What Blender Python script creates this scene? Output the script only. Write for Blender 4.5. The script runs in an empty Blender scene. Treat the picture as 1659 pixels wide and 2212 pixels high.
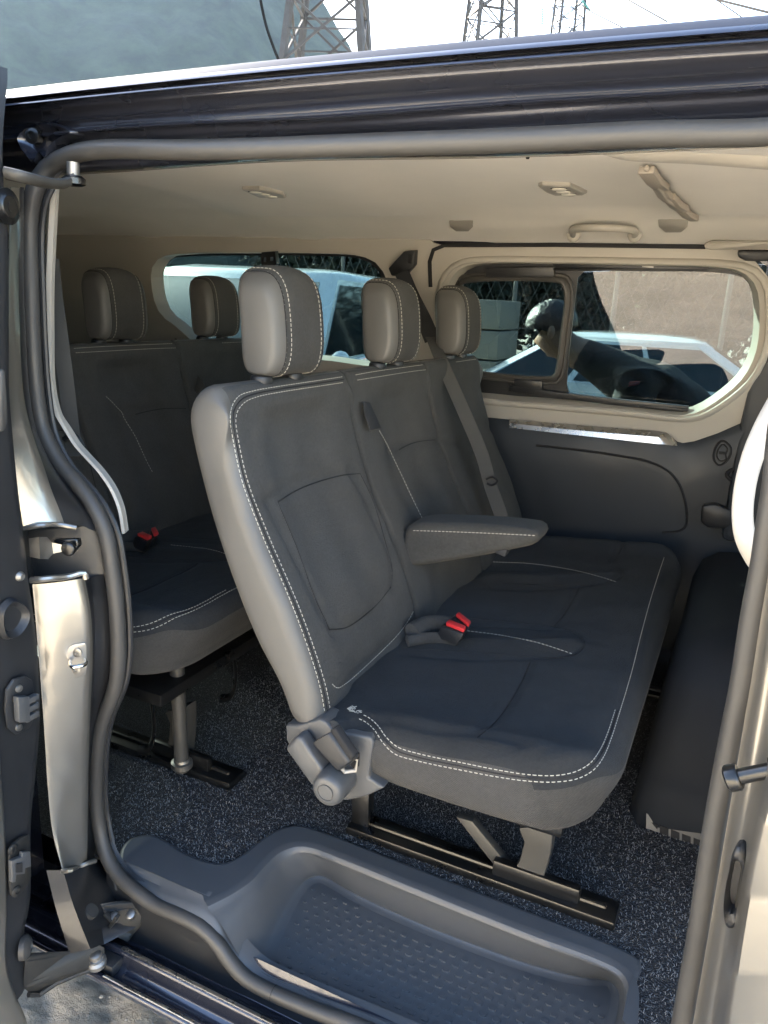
import bpy, bmesh, math, random
from mathutils import Vector, Matrix, noise
from mathutils.bvhtree import BVHTree
from mathutils.geometry import tessellate_polygon
random.seed(11)
SC = bpy.context.scene
COL = SC.collection
V = Vector
# ------------------------------------------------------------------ camera frame
F_, CX_, CY_ = 1662.0, 829.5, 1106.0
EYE = V((0, 0, 1.6))
AX = -V((-2900 - CX_, 465 - CY_, F_)).normalized()
AY = V((1650 - CX_, 690 - CY_, F_)); AY -= AX * AX.dot(AY); AY.normalize()
AZ = AX.cross(AY)
def ray(px, py):
    q = V(((px - CX_) / F_, (py - CY_) / F_, 1.0))
    return V((AX.dot(q), AY.dot(q), AZ.dot(q)))
def P(px, py, X=None, Y=None, Z=None):
    """point of the photograph on a world plane X, Y or Z = value"""
    r = ray(px, py)
    if X is not None: k = X / r.x
    elif Y is not None: k = Y / r.y
    else: k = (Z - EYE.z) / r.z
    return EYE + r * k
def PL(pts, **k): return [P(*p, **k) for p in pts]
def PN(px, py, p0, n):
    r = ray(px, py)
    return EYE + r * ((V(p0) - EYE).dot(V(n)) / r.dot(V(n)))
# ------------------------------------------------------------------ helpers
BASE = {}
def resample(pts, n, closed=False):
    """Catmull-Rom through pts, n points evenly spaced"""
    pts = [V(p) for p in pts]
    m = len(pts)
    dense = []
    segs = m if closed else m - 1
    for i in range(segs):
        p1, p2 = pts[i], pts[(i + 1) % m]
        p0 = pts[(i - 1) % m] if (closed or i > 0) else p1 * 2 - p2
        p3 = pts[(i + 2) % m] if (closed or i < m - 2) else p2 * 2 - p1
        a1 = max((p1 - p0).length, 1e-6) ** .5; a2 = max((p2 - p1).length, 1e-6) ** .5; a3 = max((p3 - p2).length, 1e-6) ** .5
        t0 = 0; t1 = a1; t2 = t1 + a2; t3 = t2 + a3
        for k in range(12):
            t = t1 + (t2 - t1) * k / 12
            A1 = p0 * ((t1 - t) / (t1 - t0)) + p1 * ((t - t0) / (t1 - t0))
            A2 = p1 * ((t2 - t) / (t2 - t1)) + p2 * ((t - t1) / (t2 - t1))
            A3 = p2 * ((t3 - t) / (t3 - t2)) + p3 * ((t - t2) / (t3 - t2))
            B1 = A1 * ((t2 - t) / (t2 - t0)) + A2 * ((t - t0) / (t2 - t0))
            B2 = A2 * ((t3 - t) / (t3 - t1)) + A3 * ((t - t1) / (t3 - t1))
            dense.append(B1 * ((t2 - t) / (t2 - t1)) + B2 * ((t - t1) / (t2 - t1)))
    dense.append(pts[0].copy() if closed else pts[-1].copy())
    L = [0]
    for i in range(1, len(dense)): L.append(L[-1] + (dense[i] - dense[i - 1]).length)
    out = []; j = 0
    for k in range(n):
        d = L[-1] * k / (n if closed else n - 1)
        while j < len(L) - 2 and L[j + 1] < d: j += 1
        s = (d - L[j]) / max(L[j + 1] - L[j], 1e-9)
        out.append(dense[j].lerp(dense[j + 1], min(s, 1)))
    return out
def plen(p): return sum((p[i + 1] - p[i]).length for i in range(len(p) - 1))

class MB:
    def __init__(s): s.v = []; s.f = []; s.mi = []
    def add(s, vs, fs, m=0):
        o = len(s.v); s.v += [V(v) for v in vs]
        for f in fs: s.f.append([i + o for i in f]); s.mi.append(m)
        return s
    def box(s, c, d, rot=None, m=0):
        c = V(c); vs = []
        for z in (-1, 1):
            for x, y in ((-1, -1), (1, -1), (1, 1), (-1, 1)):
                p = V((x * d[0] / 2, y * d[1] / 2, z * d[2] / 2))
                vs.append(c + (rot @ p if rot else p))
        return s.add(vs, [(3, 2, 1, 0), (4, 5, 6, 7), (0, 1, 5, 4), (1, 2, 6, 5), (2, 3, 7, 6), (3, 0, 4, 7)], m)
    def tube(s, path, r, n=10, closed=False, m=0, flat=1.0, up=None):
        path = [V(p) for p in path]; N = len(path); vs = []; fs = []
        nrm = V(up) if up else None
        for i, p in enumerate(path):
            a = path[(i - 1) % N] if (closed or i) else p
            b = path[(i + 1) % N] if (closed or i < N - 1) else p
            t = (b - a).normalized()
            if nrm is None: nrm = t.orthogonal().normalized()
            nn = (nrm - t * nrm.dot(t))
            if nn.length < 1e-6: nn = t.orthogonal()
            nn.normalize(); bb = t.cross(nn)
            if up is None: nrm = nn
            rr = r(i / max(N - 1, 1)) if callable(r) else r
            for k in range(n):
                a_ = 2 * math.pi * k / n
                vs.append(p + nn * (rr * flat * math.cos(a_)) + bb * (rr * math.sin(a_)))
        for i in range(N if closed else N - 1):
            j = (i + 1) % N
            for k in range(n):
                l = (k + 1) % n
                fs.append((i * n + k, i * n + l, j * n + l, j * n + k))
        if not closed: fs += [tuple(range(n - 1, -1, -1)), tuple(range((N - 1) * n, N * n))]
        return s.add(vs, fs, m)
    def ribbon(s, path, w, th=.0015, up=(0, 0, 1), m=0):
        path = [V(p) for p in path]; rows = []
        for i, p in enumerate(path):
            t = (path[min(i + 1, len(path) - 1)] - path[max(i - 1, 0)]).normalized()
            u = V(up); n = (u - t * u.dot(t)).normalized(); b = t.cross(n)
            rows.append([p + b * w / 2 - n * th / 2, p - b * w / 2 - n * th / 2, p - b * w / 2 + n * th / 2, p + b * w / 2 + n * th / 2])
        return s.loft(rows, closed=True, caps=True, m=m)
    def loft(s, rows, closed=False, caps=False, m=0):
        n = len(rows[0]); vs = [p for r in rows for p in r]; fs = []
        for i in range(len(rows) - 1):
            for k in range(n if closed else n - 1):
                l = (k + 1) % n
                fs.append((i * n + k, i * n + l, (i + 1) * n + l, (i + 1) * n + k))
        if caps:
            fs.append(tuple(range(n - 1, -1, -1))); fs.append(tuple(range((len(rows) - 1) * n, len(rows) * n)))
        return s.add(vs, fs, m)
    def strips(s, polys, n=24, m=0):
        return s.loft([resample(p, n) for p in polys], m=m)
    def cyl(s, a, b, r, r2=None, n=20, m=0):
        a, b = V(a), V(b); r2 = r if r2 is None else r2
        t = (b - a).normalized(); u = t.orthogonal().normalized(); w = t.cross(u)
        vs = [a + (u * math.cos(2 * math.pi * k / n) + w * math.sin(2 * math.pi * k / n)) * r for k in range(n)]
        vs += [b + (u * math.cos(2 * math.pi * k / n) + w * math.sin(2 * math.pi * k / n)) * r2 for k in range(n)]
        fs = [(k, (k + 1) % n, n + (k + 1) % n, n + k) for k in range(n)] + [tuple(range(n - 1, -1, -1)), tuple(range(n, 2 * n))]
        return s.add(vs, fs, m)
    def lathe(s, a, axis, prof, n=24, m=0):
        a, t = V(a), V(axis).normalized(); u = t.orthogonal().normalized(); w = t.cross(u); rows = []
        for d, r in prof:
            rows.append([a + t * d + (u * math.cos(2 * math.pi * k / n) + w * math.sin(2 * math.pi * k / n)) * max(r, 1e-5) for k in range(n)])
        return s.loft(rows, closed=True, caps=True, m=m)
    def sphere(s, c, r, n=16, sc=(1, 1, 1), m=0):
        c = V(c); rows = []
        for i in range(n // 2 + 1):
            a = math.pi * i / (n // 2); 
            rows.append([c + V((math.sin(a) * math.cos(2 * math.pi * k / n) * r * sc[0], math.sin(a) * math.sin(2 * math.pi * k / n) * r * sc[1], math.cos(a) * r * sc[2])) + V((0, 0, 1e-6 * i)) for k in range(n)])
        return s.loft(rows, closed=True, m=m)
    def plate(s, outer, off, holes=(), m=0):
        """polygon (with holes) given as 3-D loops, thickened by off"""
        loops = [[V(p) for p in outer]] + [[V(p) for p in h] for h in holes]
        tri = tessellate_polygon(loops); flat = [p for l in loops for p in l]; n = len(flat); off = V(off)
        fs = [tuple(t) for t in tri] + [tuple(i + n for i in reversed(t)) for t in tri]
        o = 0
        for l in loops:
            for k in range(len(l)):
                a, b = o + k, o + (k + 1) % len(l); fs.append((a, b, b + n, a + n))
            o += len(l)
        return s.add(flat + [p + off for p in flat], fs, m)
    def bvh(s): return BVHTree.FromPolygons([tuple(v) for v in s.v], s.f)
    def build(s, name, mat, parent=None, sharp=40, bevel=0, seg=2, merge=0, sub=0, loc=None, normals=True):
        b = V((0, 0, 0))
        if parent is not None: b = BASE[parent.name]
        elif loc is not None: b = V(loc)
        me = bpy.data.meshes.new(name)
        me.from_pydata([tuple(v - b) for v in s.v], [], s.f)
        mats = mat if isinstance(mat, (list, tuple)) else [mat]
        for m in mats: me.materials.append(m)
        if len(mats) > 1: me.polygons.foreach_set('material_index', s.mi)
        bm = bmesh.new(); bm.from_mesh(me)
        if merge: bmesh.ops.remove_doubles(bm, verts=bm.verts, dist=merge)
        if normals: bmesh.ops.recalc_face_normals(bm, faces=bm.faces)
        if bevel:
            es = [e for e in bm.edges if len(e.link_faces) == 2 and e.calc_face_angle(0) > math.radians(35)]
            bmesh.ops.bevel(bm, geom=es, offset=bevel, segments=seg, profile=.5, affect='EDGES', clamp_overlap=True)
        for f in bm.faces: f.smooth = True
        bm.to_mesh(me); bm.free()
        me.set_sharp_from_angle(angle=math.radians(sharp))
        o = bpy.data.objects.new(name, me); COL.objects.link(o)
        if parent is not None: o.parent = parent
        else: o.location = b
        BASE[o.name] = b
        if sub:
            md = o.modifiers.new('smooth', 'SUBSURF'); md.levels = sub; md.render_levels = sub
        return o

def tag(o, label, cat=None, group=None, kind=None):
    if label: o['label'] = label
    if cat: o['category'] = cat
    if group: o['group'] = group
    if kind: o['kind'] = kind
    return o
def thing(name, loc, label, cat, group=None):
    o = bpy.data.objects.new(name, None); COL.objects.link(o); o.location = loc
    BASE[o.name] = V(loc); o.empty_display_size = .1
    return tag(o, label, cat, group)
def struct(name, mb, mat, **k):
    o = mb.build(name, mat, **k); o['kind'] = 'structure'; return o
def copy_tree(o, parent=None):
    c = o.copy(); COL.objects.link(c)
    if parent is not None: c.parent = parent
    for ch in list(o.children): copy_tree(ch, c)
    return c
# ------------------------------------------------------------------ materials
def mat(name, col, rough=.5, metal=0, coat=0, spec=.5, bump=None, var=None, sheen=0, coatr=.05, trans=0):
    m = bpy.data.materials.new(name); m.use_nodes = True
    nt = m.node_tree; b = nt.nodes['Principled BSDF']; L = nt.links
    b.inputs['Base Color'].default_value = (*col, 1); b.inputs['Roughness'].default_value = rough
    b.inputs['Metallic'].default_value = metal; b.inputs['Specular IOR Level'].default_value = spec
    b.inputs['Coat Weight'].default_value = coat; b.inputs['Coat Roughness'].default_value = coatr
    if sheen: b.inputs['Sheen Weight'].default_value = sheen; b.inputs['Sheen Roughness'].default_value = .4
    tc = nt.nodes.new('ShaderNodeTexCoord')
    def nz(scale, detail=4, rg=.6):
        n = nt.nodes.new('ShaderNodeTexNoise'); n.inputs['Scale'].default_value = scale
        n.inputs['Detail'].default_value = detail; n.inputs['Roughness'].default_value = rg
        L.new(tc.outputs['Object'], n.inputs['Vector']); return n
    if var:   # (scale, amount) colour mottling and roughness wear
        n = nz(var[0]); mx = nt.nodes.new('ShaderNodeMix'); mx.data_type = 'RGBA'
        c2 = tuple(min(1, c * (1 + var[1])) for c in col); c1 = tuple(c * (1 - var[1]) for c in col)
        mx.inputs[6].default_value = (*c1, 1); mx.inputs[7].default_value = (*c2, 1)
        L.new(n.outputs['Fac'], mx.inputs[0]); L.new(mx.outputs[2], b.inputs['Base Color'])
        mr = nt.nodes.new('ShaderNodeMapRange'); mr.inputs['From Min'].default_value = .3; mr.inputs['From Max'].default_value = .7
        mr.inputs['To Min'].default_value = max(0, rough * .8); mr.inputs['To Max'].default_value = min(1, rough * 1.2)
        L.new(n.outputs['Fac'], mr.inputs['Value']); L.new(mr.outputs['Result'], b.inputs['Roughness'])
    if bump:  # (scale, strength, distance)
        n = nz(bump[0], 3); bp = nt.nodes.new('ShaderNodeBump'); bp.inputs['Strength'].default_value = bump[1]
        bp.inputs['Distance'].default_value = bump[2]
        L.new(n.outputs['Fac'], bp.inputs['Height']); L.new(bp.outputs['Normal'], b.inputs['Normal'])
    return m
M = {}
M['paint'] = mat('dark grey car paint', (.034, .038, .056), .28, metal=.55, coat=1, coatr=.04, var=(3, .15))
M['blackpaint'] = mat('black flange paint', (.018, .018, .019), .35, coat=.6)
M['roofpaint'] = mat('matt dark roof paint', (.03, .036, .052), .6, spec=.04, var=(3, .2))  # low specular holds sky glare down on the roof and rail top
M['jambpaint'] = mat('reflection-lightened jamb paint', (.34, .32, .28), .30, metal=.8, coat=1, coatr=.07, bump=(60, .04, .002))  # pale warm base paints in the sunlit ground mirrored by dark paint
M['rubber'] = mat('black rubber seal', (.048, .046, .043), .5, bump=(400, .06, .001), var=(14, .2))
M['blackplastic'] = mat('black plastic', (.02, .021, .023), .42, bump=(900, .08, .0005), var=(9, .2))
M['tray'] = mat('step tray plastic', (.078, .082, .088), .42, bump=(1300, .14, .0006), var=(6, .16))
M['greyplastic'] = mat('grey recliner plastic', (.07, .072, .074), .38, bump=(1100, .08, .0005), var=(10, .1))
M['darktrim'] = mat('dark blue grey door trim', (.022, .028, .036), .5, bump=(900, .15, .0006), var=(5, .15))
M['cream'] = mat('cream pillar trim', (.40, .375, .33), .5, bump=(700, .08, .0006), var=(4, .05))
M['whiteplastic'] = mat('pale grab handle plastic', (.52, .495, .45), .42, bump=(900, .05, .0004))
M['headliner'] = mat('beige headliner cloth', (.73, .695, .635), .95, bump=(500, .3, .001), var=(6, .08), sheen=.2)
M['leather'] = mat('grey leatherette', (.092, .09, .085), .45, bump=(420, .22, .0008), var=(7, .12))
M['seam'] = mat('dark seam', (.01, .01, .011), .8)
M['thread'] = mat('pale stitching thread', (.46, .44, .38), .8)
M['chrome'] = mat('chrome', (.75, .75, .75), .12, metal=1)
M['steel'] = mat('dull steel', (.34, .33, .31), .5, metal=1, var=(30, .2))
M['blackmetal'] = mat('black painted seat metal', (.007, .007, .007), .3, coat=.3, var=(12, .2))
M['legmetal'] = mat('grey seat leg metal', (.06, .058, .053), .45, metal=.2, var=(10, .2))
M['strap'] = mat('taupe strap plastic', (.36, .32, .27), .5)
M['boxplastic'] = mat('matt black floor box plastic', (.014, .0165, .021), .75, spec=.2)
M['red'] = mat('red buckle button', (.62, .035, .04), .35)
M['webbing'] = mat('seat belt webbing', (.055, .055, .052), .7, bump=(600, .4, .0008), var=(20, .15))
M['webdark'] = mat('black belt webbing', (.02, .021, .024), .7, bump=(600, .4, .0008))
M['lamp'] = mat('white lamp lens', (.8, .76, .66), .25)
M['brushed'] = mat('brushed aluminium trim', (.55, .55, .55), .28, metal=1, var=(25, .25))
M['dirtymetal'] = mat('dusty black bracket metal', (.026, .025, .023), .55, metal=.2, var=(18, .5), bump=(80, .2, .002))
M['sticker'] = mat('grey sticker', (.3, .31, .3), .5)
M['white'] = mat('white car paint', (.74, .77, .77), .3, coat=1, var=(2, .03))
M['carglass'] = mat('dark car glass', (.015, .02, .022), .05, spec=.6)
M['dustyglass'] = mat('dusty windscreen', (.022, .038, .038), .12, spec=.6, var=(1.5, .35))
M['tyre'] = mat('tyre rubber', (.02, .02, .02), .8)
M['bumperplastic'] = mat('dark bumper plastic', (.03, .03, .03), .6)
M['skin'] = mat('tan skin', (.34, .2, .13), .5)
M['hair'] = mat('black hair', (.014, .013, .012), .3, bump=(160, .7, .004))
M['shirt'] = mat('dark grey shirt', (.02, .02, .022), .85, bump=(14, .5, .02))
M['jeans'] = mat('dark trousers', (.022, .024, .03), .9, bump=(16, .4, .02))
M['pylon'] = mat('galvanised pylon steel', (.032, .031, .03), .8, metal=0, var=(2, .2))
M['cable'] = mat('black cable', (.004, .004, .004), .9, spec=.1)
M['insul'] = mat('glass insulator', (.1, .28, .26), .2)
M['board'] = mat('weathered cream boards', (.70, .63, .50), .8, var=(1.2, .2), bump=(30, .3, .004))
M['crate'] = mat('grey weathered crate', (.16, .155, .14), .85, var=(4, .4))
M['stone'] = mat('pale pebble', (.36, .34, .31), .9, var=(20, .25))
M['bark'] = mat('bark', (.06, .045, .035), .9)
M['leaf'] = mat('dark leaf', (.011, .016, .009), .9, var=(3, .4))
M['fencewire'] = mat('fence steel', (.12, .12, .12), .5, metal=.5)

def cloth(name, col, scale, strength=.6):
    """woven seat cloth: fine diagonal twill plus a soft blotchy nap"""
    m = mat(name, col, .92, sheen=.06, spec=.25)
    nt = m.node_tree; b = nt.nodes['Principled BSDF']; L = nt.links; N = nt.nodes
    tc = [n for n in N if n.type == 'TEX_COORD'][0]
    w = N.new('ShaderNodeTexWave'); w.inputs['Scale'].default_value = scale; w.bands_direction = 'DIAGONAL'
    w.inputs['Distortion'].default_value = 1.5; w.inputs['Detail'].default_value = 2
    n1 = N.new('ShaderNodeTexNoise'); n1.inputs['Scale'].default_value = 190; n1.inputs['Detail'].default_value = 2
    n2 = N.new('ShaderNodeTexNoise'); n2.inputs['Scale'].default_value = 16; n2.inputs['Detail'].default_value = 6
    for n in (w, n1, n2): L.new(tc.outputs['Object'], n.inputs['Vector'])
    a = N.new('ShaderNodeMath'); a.operation = 'ADD'
    L.new(w.outputs['Fac'], a.inputs[0]); L.new(n1.outputs['Fac'], a.inputs[1])
    bp = N.new('ShaderNodeBump'); bp.inputs['Strength'].default_value = strength; bp.inputs['Distance'].default_value = .0026
    L.new(a.outputs[0], bp.inputs['Height']); L.new(bp.outputs['Normal'], b.inputs['Normal'])
    mx = N.new('ShaderNodeMix'); mx.data_type = 'RGBA'
    mx.inputs[6].default_value = (*[c * .55 for c in col], 1); mx.inputs[7].default_value = (*[c * 1.5 for c in col], 1)
    ml = N.new('ShaderNodeMath'); ml.operation = 'MULTIPLY_ADD'; ml.inputs[1].default_value = .5; ml.inputs[2].default_value = 0
    ad = N.new('ShaderNodeMath'); ad.operation = 'ADD'
    L.new(n2.outputs['Fac'], ad.inputs[0]); L.new(n1.outputs['Fac'], ad.inputs[1]); L.new(ad.outputs[0], ml.inputs[0])
    L.new(ml.outputs[0], mx.inputs[0]); L.new(mx.outputs[2], b.inputs['Base Color'])
    return m
M['backcloth'] = cloth('charcoal backrest cloth', (.060, .0605, .058), 260)
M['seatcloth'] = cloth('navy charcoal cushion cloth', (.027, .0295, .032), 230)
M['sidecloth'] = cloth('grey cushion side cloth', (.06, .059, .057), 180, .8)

def glass(name, tint, rough=0.0, refl=1.0):
    m = bpy.data.materials.new(name); m.use_nodes = True; nt = m.node_tree; N = nt.nodes; L = nt.links
    N.remove(N['Principled BSDF']); out = N['Material Output']
    t = N.new('ShaderNodeBsdfTransparent'); t.inputs[0].default_value = (*tint, 1)
    g = N.new('ShaderNodeBsdfGlossy'); g.inputs['Roughness'].default_value = rough; g.inputs[0].default_value = (refl, refl, refl, 1)
    fr = N.new('ShaderNodeFresnel'); fr.inputs['IOR'].default_value = 1.75
    ge = N.new('ShaderNodeNewGeometry'); ml = N.new('ShaderNodeMath'); ml.operation = 'MULTIPLY_ADD'; ml.inputs[1].default_value = -1; ml.inputs[2].default_value = 1
    L.new(ge.outputs['Backfacing'], ml.inputs[0]); m2 = N.new('ShaderNodeMath'); m2.operation = 'MULTIPLY'; L.new(ml.outputs[0], m2.inputs[0]); L.new(fr.outputs[0], m2.inputs[1])
    mx = N.new('ShaderNodeMixShader'); L.new(m2.outputs[0], mx.inputs[0]); L.new(t.outputs[0], mx.inputs[1]); L.new(g.outputs[0], mx.inputs[2])
    L.new(mx.outputs[0], out.inputs['Surface']); return m
M['tint'] = glass('tinted window glass', (.34, .41, .40))
M['tint2'] = glass('lighter tinted window glass', (.37, .45, .44))
M['rearglass'] = glass('rear window glass', (.09, .1, .1))
M['clear'] = glass('windscreen glass', (.8, .84, .82))

def carpet_mat():
    m = mat('charcoal loop carpet', (.02, .021, .024), .95)
    nt = m.node_tree; N = nt.nodes; L = nt.links; b = N['Principled BSDF']; tc = [n for n in N if n.type == 'TEX_COORD'][0]
    v = N.new('ShaderNodeTexVoronoi'); v.inputs['Scale'].default_value = 260
    n = N.new('ShaderNodeTexNoise'); n.inputs['Scale'].default_value = 330; n.inputs['Detail'].default_value = 3
    for q in (v, n): L.new(tc.outputs['Object'], q.inputs['Vector'])
    r = N.new('ShaderNodeValToRGB'); e = r.color_ramp.elements
    e[0].position = .45; e[0].color = (.013, .013, .0145, 1); e[1].position = .72; e[1].color = (.088, .088, .09, 1)
    L.new(n.outputs['Fac'], r.inputs[0]); L.new(r.outputs[0], b.inputs['Base Color'])
    bp = N.new('ShaderNodeBump'); bp.inputs['Strength'].default_value = .9; bp.inputs['Distance'].default_value = .004
    L.new(v.outputs['Distance'], bp.inputs['Height']); L.new(bp.outputs['Normal'], b.inputs['Normal'])
    return m
M['carpet'] = carpet_mat()
M['tuft'] = mat('pale carpet fibre', (.19, .19, .19), .9)

def ground_mat():
    m = mat('dusty gravel ground', (.4, .37, .32), .95)
    nt = m.node_tree; N = nt.nodes; L = nt.links; b = N['Principled BSDF']; tc = [n for n in N if n.type == 'TEX_COORD'][0]
    a = N.new('ShaderNodeTexNoise'); a.inputs['Scale'].default_value = 1.3; a.inputs['Detail'].default_value = 8; a.inputs['Roughness'].default_value = .7
    c = N.new('ShaderNodeTexNoise'); c.inputs['Scale'].default_value = 45; c.inputs['Detail'].default_value = 6; c.inputs['Roughness'].default_value = .75
    for q in (a, c): L.new(tc.outputs['Object'], q.inputs['Vector'])
    ad = N.new('ShaderNodeMath'); ad.operation = 'ADD'; L.new(a.outputs['Fac'], ad.inputs[0]); L.new(c.outputs['Fac'], ad.inputs[1])
    r = N.new('ShaderNodeValToRGB'); e = r.color_ramp.elements
    e[0].position = .38; e[0].color = (.36, .325, .27, 1); e[1].position = .66; e[1].color = (.62, .56, .47, 1)
    ml = N.new('ShaderNodeMath'); ml.operation = 'MULTIPLY'; ml.inputs[1].default_value = .5
    L.new(ad.outputs[0], ml.inputs[0]); L.new(ml.outputs[0], r.inputs[0]); L.new(r.outputs[0], b.inputs['Base Color'])
    bp = N.new('ShaderNodeBump'); bp.inputs['Strength'].default_value = .8; bp.inputs['Distance'].default_value = .02
    L.new(c.outputs['Fac'], bp.inputs['Height']); L.new(bp.outputs['Normal'], b.inputs['Normal'])
    return m
M['ground'] = ground_mat()
def forest_mat():
    m = mat('wooded hillside', (.05, .07, .04), .95)
    nt = m.node_tree; N = nt.nodes; L = nt.links; b = N['Principled BSDF']; tc = [n for n in N if n.type == 'TEX_COORD'][0]
    a = N.new('ShaderNodeTexNoise'); a.inputs['Scale'].default_value = .06; a.inputs['Detail'].default_value = 10; a.inputs['Roughness'].default_value = .7
    L.new(tc.outputs['Object'], a.inputs['Vector'])
    r = N.new('ShaderNodeValToRGB'); e = r.color_ramp.elements
    e[0].position = .35; e[0].color = (.008, .013, .010, 1); e[1].position = .68; e[1].color = (.035, .045, .026, 1)
    L.new(a.outputs['Fac'], r.inputs[0]); L.new(r.outputs[0], b.inputs['Base Color'])
    return m
M['forest'] = forest_mat()
# ------------------------------------------------------------------ surface drawing: stitches and seams laid on a built mesh
def cast_path(bvh, pts, n=90, side=0):
    px = resample([V((a, b, 0)) for a, b in pts], n); out = []
    for q in px:
        d = ray(q.x, q.y).normalized()
        h, nn, i, dist = bvh.ray_cast(EYE, d)
        if h is None: continue
        if nn.dot(d) > 0: nn = -nn
        out.append((h, nn))
    # drop stray hits that jump in depth
    if len(out) < 3: return out
    keep = [out[0]]
    for a in out[1:]:
        if (a[0] - keep[-1][0]).length < .09: keep.append(a)
    return keep
def stitch(mb, path, dash=.0054, gap=.0032, r=.00078, lift=.0005):
    pts = [p for p, n in path]
    if len(pts) < 3: return
    L = [0]
    for i in range(1, len(pts)): L.append(L[-1] + (pts[i] - pts[i - 1]).length)
    def at(d):
        j = 0
        while j < len(L) - 2 and L[j + 1] < d: j += 1
        s = (d - L[j]) / max(L[j + 1] - L[j], 1e-9)
        return pts[j].lerp(pts[j + 1], s), path[j][1].lerp(path[j + 1][1], s).normalized()
    d = 0
    while d + dash < L[-1]:
        jj = random.uniform(-.0006, .0006)
        a, na = at(d + jj if d else d); m_, nm = at(d + dash / 2); b, nb = at(d + dash)
        mb.tube([a + na * lift * .2, m_ + nm * lift, b + nb * lift * .2], r, n=5)
        d += dash + gap
def seamline(mb, path, r=.0014, sink=.0004):
    pts = [p - n * sink for p, n in path]
    if len(pts) > 2: mb.tube(resample(pts, max(8, int(plen(pts) / .012))), r, n=6)
def seg_dist(p, a, b):
    d = b - a; L2 = d.x * d.x + d.y * d.y
    t = 0 if L2 < 1e-12 else max(0, min(1, ((p[0] - a.x) * d.x + (p[1] - a.y) * d.y) / L2))
    return math.hypot(p[0] - a.x - d.x * t, p[1] - a.y - d.y * t)
def gsum(p, polys, w, amp):
    h = 0
    for pl in polys:
        d = min(seg_dist(p, pl[i], pl[i + 1]) for i in range(len(pl) - 1))
        if d < w * 3: h -= amp * math.exp(-(d / w) ** 2)
    return h
def inset_loop(loop, d):
    """2-D (x,z) closed loop moved inward by d"""
    n = len(loop); out = []
    cx = sum(p[0] for p in loop) / n; cz = sum(p[1] for p in loop) / n
    for i, p in enumerate(loop):
        a = loop[i - 1]; b = loop[(i + 1) % n]
        tx, tz = b[0] - a[0], b[1] - a[1]; l = math.hypot(tx, tz) or 1
        nx, nz = -tz / l, tx / l
        if nx * (cx - p[0]) + nz * (cz - p[1]) < 0: nx, nz = -nx, -nz
        out.append((p[0] + nx * d, p[1] + nz * d))
    for _ in range(int(round(d / .002))):
        out = [((out[i - 1][0] + 2 * out[i][0] + out[(i + 1) % n][0]) / 4, (out[i - 1][1] + 2 * out[i][1] + out[(i + 1) % n][1]) / 4) for i in range(n)]
    return out
def roll(e, r): return 0 if e >= r else r - math.sqrt(max(0, r * r - (r - e) ** 2))
def ystations(W, r, step=.011):
    es = [0, r * .04, r * .12, r * .27, r * .48, r * .72, r]
    mid = [r + (W - 2 * r) * k / max(1, round((W - 2 * r) / step)) for k in range(1, max(1, round((W - 2 * r) / step)))]
    return es + mid + [W - e for e in reversed(es)]

FL = .54
Y0, Y1 = 1.03, 2.36
SW = (Y1 - Y0) / 3
bench = thing('bench_seat', (-.42, (Y0 + Y1) / 2, FL), 'nearest charcoal bench seat with folded-down armrest and white stitching, its end at the open door', 'bench seat', 'rows of bench seats in the van')

# ---- backrests
BN = V((.938, 0, .346)); BP = V((-.672, 0, 1.16))     # plane of the backrest front
def bp(px, py):
    p = PN(px, py, BP, BN); return V((p.y, p.z, 0))
b_loop = [(-.622, .865), (-.641, .885), (-.662, .935), (-.718, 1.019), (-.80, 1.2), (-.846, 1.348), (-.854, 1.390), (-.848, 1.420), (-.828, 1.443), (-.802, 1.452), (-.782, 1.446),
          (-.772, 1.428), (-.769, 1.405), (-.758, 1.35), (-.713, 1.222), (-.637, 1.074), (-.588, .956), (-.572, .893), (-.562, .85)]
BL = [(p.x, p.z) for p in resample([V((x, 0, z)) for x, z in b_loop], 110)]
n_seams = [[(600, 1085), (640, 1060), (690, 1040), (740, 1027), (778, 1023)],
           [(600, 1085), (640, 1180), (680, 1290), (703, 1340), (712, 1360)],
           [(712, 1360), (740, 1358), (760, 1350), (810, 1310), (845, 1268)],
           [(778, 1023), (805, 1080), (835, 1180), (847, 1230), (845, 1268)]]
m_seams = [[(862, 972), (880, 962), (905, 954), (960, 950), (1010, 955)]]
f_seams = [[(1010, 955), (1060, 930), (1080, 925)]]
n_rt = [(795, 935), (815, 955), (830, 985), (870, 1060), (900, 1150), (914, 1210), (917, 1240), (905, 1290), (885, 1335), (860, 1370), (800, 1430), (745, 1478), (728, 1486), (714, 1474)]
gl = [[bp(*q) for q in resample2] for resample2 in n_seams + m_seams + f_seams]
gl_rt = [[bp(*q) for q in n_rt]]
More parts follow.
